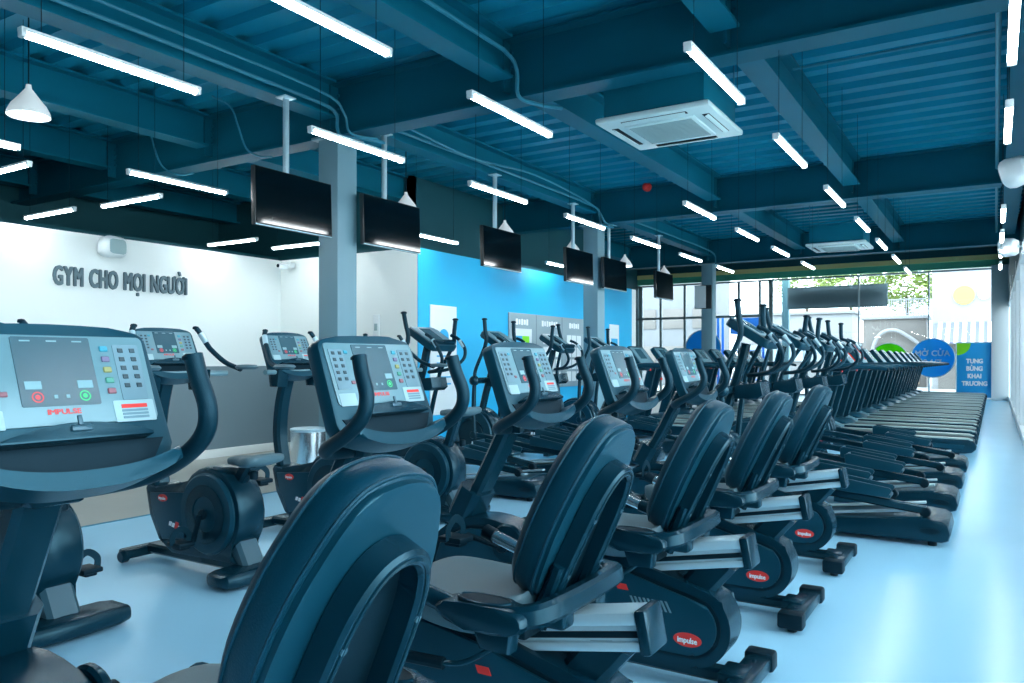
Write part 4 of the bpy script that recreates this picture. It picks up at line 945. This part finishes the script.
    for s in (-1, 1):
        th = math.radians(3+11*math.sin(ph)*s)
        c_, s_ = math.cos(th), math.sin(th); P = Vector((-1.76, s*.30, 1.02))
        def q(x, y, z): return (P.x+x*c_+z*s_, s*y, P.z-x*s_+z*c_)
        sa = mp('swing_arm', FRAME, E, lambda b: tube(b, [q(.0, .30, -.60), q(-.01, .30, -.30), q(0, .30, .0), q(.01, .295, .12), q(.08, .275, .30), q(.13, .262, .44), q(.11, .258, .56), q(.10, .255, .66)], [.026, .026, .022, .020, .019, .0195, .0195, .0195], 10))
        mp('arm_grip', GRIP, sa, lambda b: tube(b, [q(.115, .266, .38), q(.13, .262, .46), q(.112, .258, .56), q(.10, .255, .675)], .0225, 10))
        mp('grip_cap', BLACK, sa, lambda b: lathe(b, [(0, -.008), (.030, -.006), (.032, .006), (.02, .016), (0, .018)], q(.10, .255, .68), 12))
        mp('pivot_ball', DARK, E, lambda b: lathe(b, [(.058*math.sin(k*PI/10), -.058*math.cos(k*PI/10)) for k in range(11)], (P.x, s*.305, P.z), 18, 'Y'), angle=60)
        B0 = Vector(q(0, .30, -.60)); E0 = Vector((-.52-.12*s*math.cos(ph), s*.17, .255+.03*s*math.cos(ph)))
        mid = B0.lerp(E0, .42)
        mp('pedal_arm', FRAME, E, lambda b: (tube(b, [tuple(B0), tuple(B0.lerp(E0, .12)+Vector((0, -s*.04, 0))), tuple(mid), tuple(E0)], 1, sq=(.045, .06), k=3), cyl(b, tuple(B0), .045, .07, 'Y', 16, .008)))
        mp('roller', BLACK, E, lambda b: cyl(b, tuple(E0+Vector((0, 0, -.012))), .036, .05, 'Y', 16, .006))
        pc = B0.lerp(E0, .70)+Vector((.0, s*.0, .075))
        dirv = (E0-B0).normalized(); pa = -math.atan2(dirv.z, dirv.x)*.6
        def ped(b):
            box(b, (0, 0, -.025), (.42, .17, .025), .008)
            prism(b, [(-.23, -.035), (.19, -.035), (.215, .02), (.20, .035), (-.21, .065), (-.24, .05)], -.098, -.082, .004); prism(b, [(-.23, -.035), (.19, -.035), (.215, .02), (.20, .035), (-.21, .065), (-.24, .05)], .082, .098, .004)
            box(b, (-.225, 0, .012), (.016, .18, .09), .005)
            bmesh.ops.transform(b, matrix=Matrix.Translation(pc) @ rotY(pa), verts=b.verts)
        pdl = mp('foot_pedal', DARK2, E, ped)
        mp('pedal_tread', GRIP, pdl, lambda b: ([box(b, (-.15+k*.032, 0, -.010), (.02, .14, .008), .002, seg=1) for k in range(11)], bmesh.ops.transform(b, matrix=Matrix.Translation(pc) @ rotY(pa), verts=b.verts)))
    return E
ep = [elliptical(p) for p in (1.35, .25, -.9)]
EY = [(-1.3, 6.16, 1, 'nearest elliptical trainer of the front row, beside the last recumbent bike'), (-1.3, 7.40, 0, 'second elliptical trainer from the camera in the front row'),
      (-1.3, 8.66, 2, 'third elliptical trainer from the camera in the front row'), (-1.3, 9.90, 1, 'farthest elliptical trainer of the front row, beside the first treadmill'),
      (-4.45, 6.15, 0, 'nearest elliptical trainer of the back row, before the tall white poster'), (-4.45, 7.42, 1, 'second elliptical trainer from the camera in the back row'),
      (-4.45, 8.75, 2, 'third elliptical trainer from the camera in the back row, before the notice board'), (-4.45, 10.0, 1, 'farthest elliptical trainer of the back row, by the middle column')]
seen = set()
for x, y, k, lb in EY:
    if k not in seen: seen.add(k); ep[k].location = (x, y, 0); ep[k]['label'] = lb
    else: dup(ep[k], (x, y, 0), lb)

# ---- treadmill
def treadmill():
    global OX
    OX = -1.3
    T = thing('treadmill', '', 'treadmill', group='treadmills')
    W = .41
    dk = [(-2.30, .06), (-.36, .040), (-.28, .055), (-.235, .10), (-.228, .14), (-.25, .19), (-.32, .225), (-2.30, .250)]
    fr = mp('deck_frame', DARK, T, lambda b: (prism(b, dk, -W, -W+.06, .018), prism(b, dk, W-.06, W, .018), box(b, (-1.3, 0, .11), (1.9, 2*W-.1, .07), .004), cyl(b, (-.315, 0, .15), .055, 2*W-.1, 'Y', 18)))
    mp('running_belt', BELTM, T, lambda b: prism(b, [(-2.0, .15), (-.33, .10), (-.265, .13), (-.26, .17), (-.30, .210), (-2.0, .232)], -.27, .27, .008))
    for s in (-1, 1):
        mp('side_rail', RAILS, T, lambda b: prism(b, [(-2.05, .23), (-.30, .205), (-.27, .215), (-.33, .238), (-2.05, .260)], s*.34-.062, s*.34+.062, .008))
        mp('side_stripe', DARK2, fr, lambda b: prism(b, [(-1.0, .12), (-.38, .10), (-.36, .15), (-1.0, .175)], s*(W+.001)-.002, s*(W+.001)+.002))
        mp('side_badge', RED, fr, lambda b: prism(b, [(-1.12, .135), (-1.02, .132), (-1.02, .178), (-1.12, .18)], s*(W+.001)-.002, s*(W+.001)+.003))
        mp('rear_wheel', BLACK, T, lambda b: cyl(b, (-.45, s*.33, .03), .03, .04, 'Y', 14))
    mp('motor_cover', DARK2, T, lambda b: prism(b, [(-2.38, .08), (-1.98, .08), (-1.95, .25), (-2.02, .29), (-2.20, .32), (-2.34, .30), (-2.40, .20)], -.40, .40, .025))
    for s in (-1, 1):
        up = mp('upright_post', FRAME, T, lambda b: tube(b, [(-2.30, s*.40, .10), (-2.26, s*.40, .24), (-2.02, s*.39, 1.12)], 1, sq=(.055, .15), smooth=False))
        mp('post_foot', SILVER, up, lambda b: prism(b, [(-2.38, .03), (-2.06, .03), (-2.02, .24), (-2.16, .30), (-2.36, .20)], s*.42-.025, s*.42+.025, .012))
        hr = mp('handrail', DARK2, T, lambda b: tube(b, [(-2.04, s*.39, 1.10), (-1.92, s*.39, 1.155), (-1.70, s*.385, 1.165), (-1.40, s*.375, 1.15), (-1.27, s*.37, 1.125)], [.042, .046, .042, .034, .028], 12))
        mp('handrail_end', BLACK, hr, lambda b: lathe(b, [(0, -.010), (.028, -.010), (.028, .006), (.018, .016), (0, .018)], (-1.262, s*.37, 1.122), 12, 'X'))
        mp('bottle_holder', DARK, T, lambda b: cyl(b, (-1.93, s*.27, 1.155), .05, .10, 'Z', 16, .008))
    mp('cross_bar', DARK2, T, lambda b: tube(b, [(-2.03, -.40, 1.11), (-1.96, -.2, 1.13), (-1.94, 0, 1.13), (-1.96, .2, 1.13), (-2.03, .40, 1.11)], [.045, .05, .055, .05, .045], 12))
    key = mp('safety_key', RED, T, lambda b: (box(b, (-1.90, .0, 1.10), (.02, .05, .05), .006), box(b, (-2.12, 0, .92), (.02, .10, .04), .004)))
    a = math.radians(38)
    M = frame_m((-1.93, 0, 1.175), (0, 1, 0), (-math.sin(a), 0, math.cos(a)), (math.cos(a), 0, math.sin(a)))
    hs = mp('console_housing', DARK2, T, lambda b: slab(b, [(u, v+.17) for u, v in rrect(.62, .42, .05)], -.07, 0, M, .016))
    mp('face_panel', SILVER, hs, lambda b: slab(b, [(u, v+.18) for u, v in rrect(.54, .34, .02)], 0, .004, M, .001))
    mp('screen', SCREEN, hs, lambda b: slab(b, [(u, v+.22) for u, v in rrect(.26, .20, .006)], .003, .006, M))
    mp('key_pad', KEY, hs, lambda b: [slab(b, [(u+s*.20, v+.20) for u, v in rrect(.09, .22, .004)], .003, .0055, M) for s in (-1, 1)])
    mp('console_neck', DARK, T, lambda b: [tube(b, [(-2.0, s*.18, 1.10), (-2.06, s*.18, 1.24)], .03, 10, smooth=False) for s in (-1, 1)])
    return T
tm = treadmill()
names = ['nearest', 'second', 'third', 'fourth', 'fifth', 'sixth', 'seventh', 'eighth', 'ninth', 'tenth', 'eleventh', 'farthest']
NT = 12
for i in range(NT):
    y = 12.0+i*1.415; lb = '%s treadmill from the camera in the long front row along the walkway' % names[i]
    if i == 0: tm.location = (OX+.03, y, 0); tm['label'] = lb
    else: dup(tm, (OX+.03, y, 0), lb)
for i in range(8):
    y = 11.9+i*1.06; lb = '%s treadmill from the camera in the back row behind the front machines' % (names[i] if i < 7 else 'farthest')
    dup(tm, (OX-2.85, y, 0), lb)
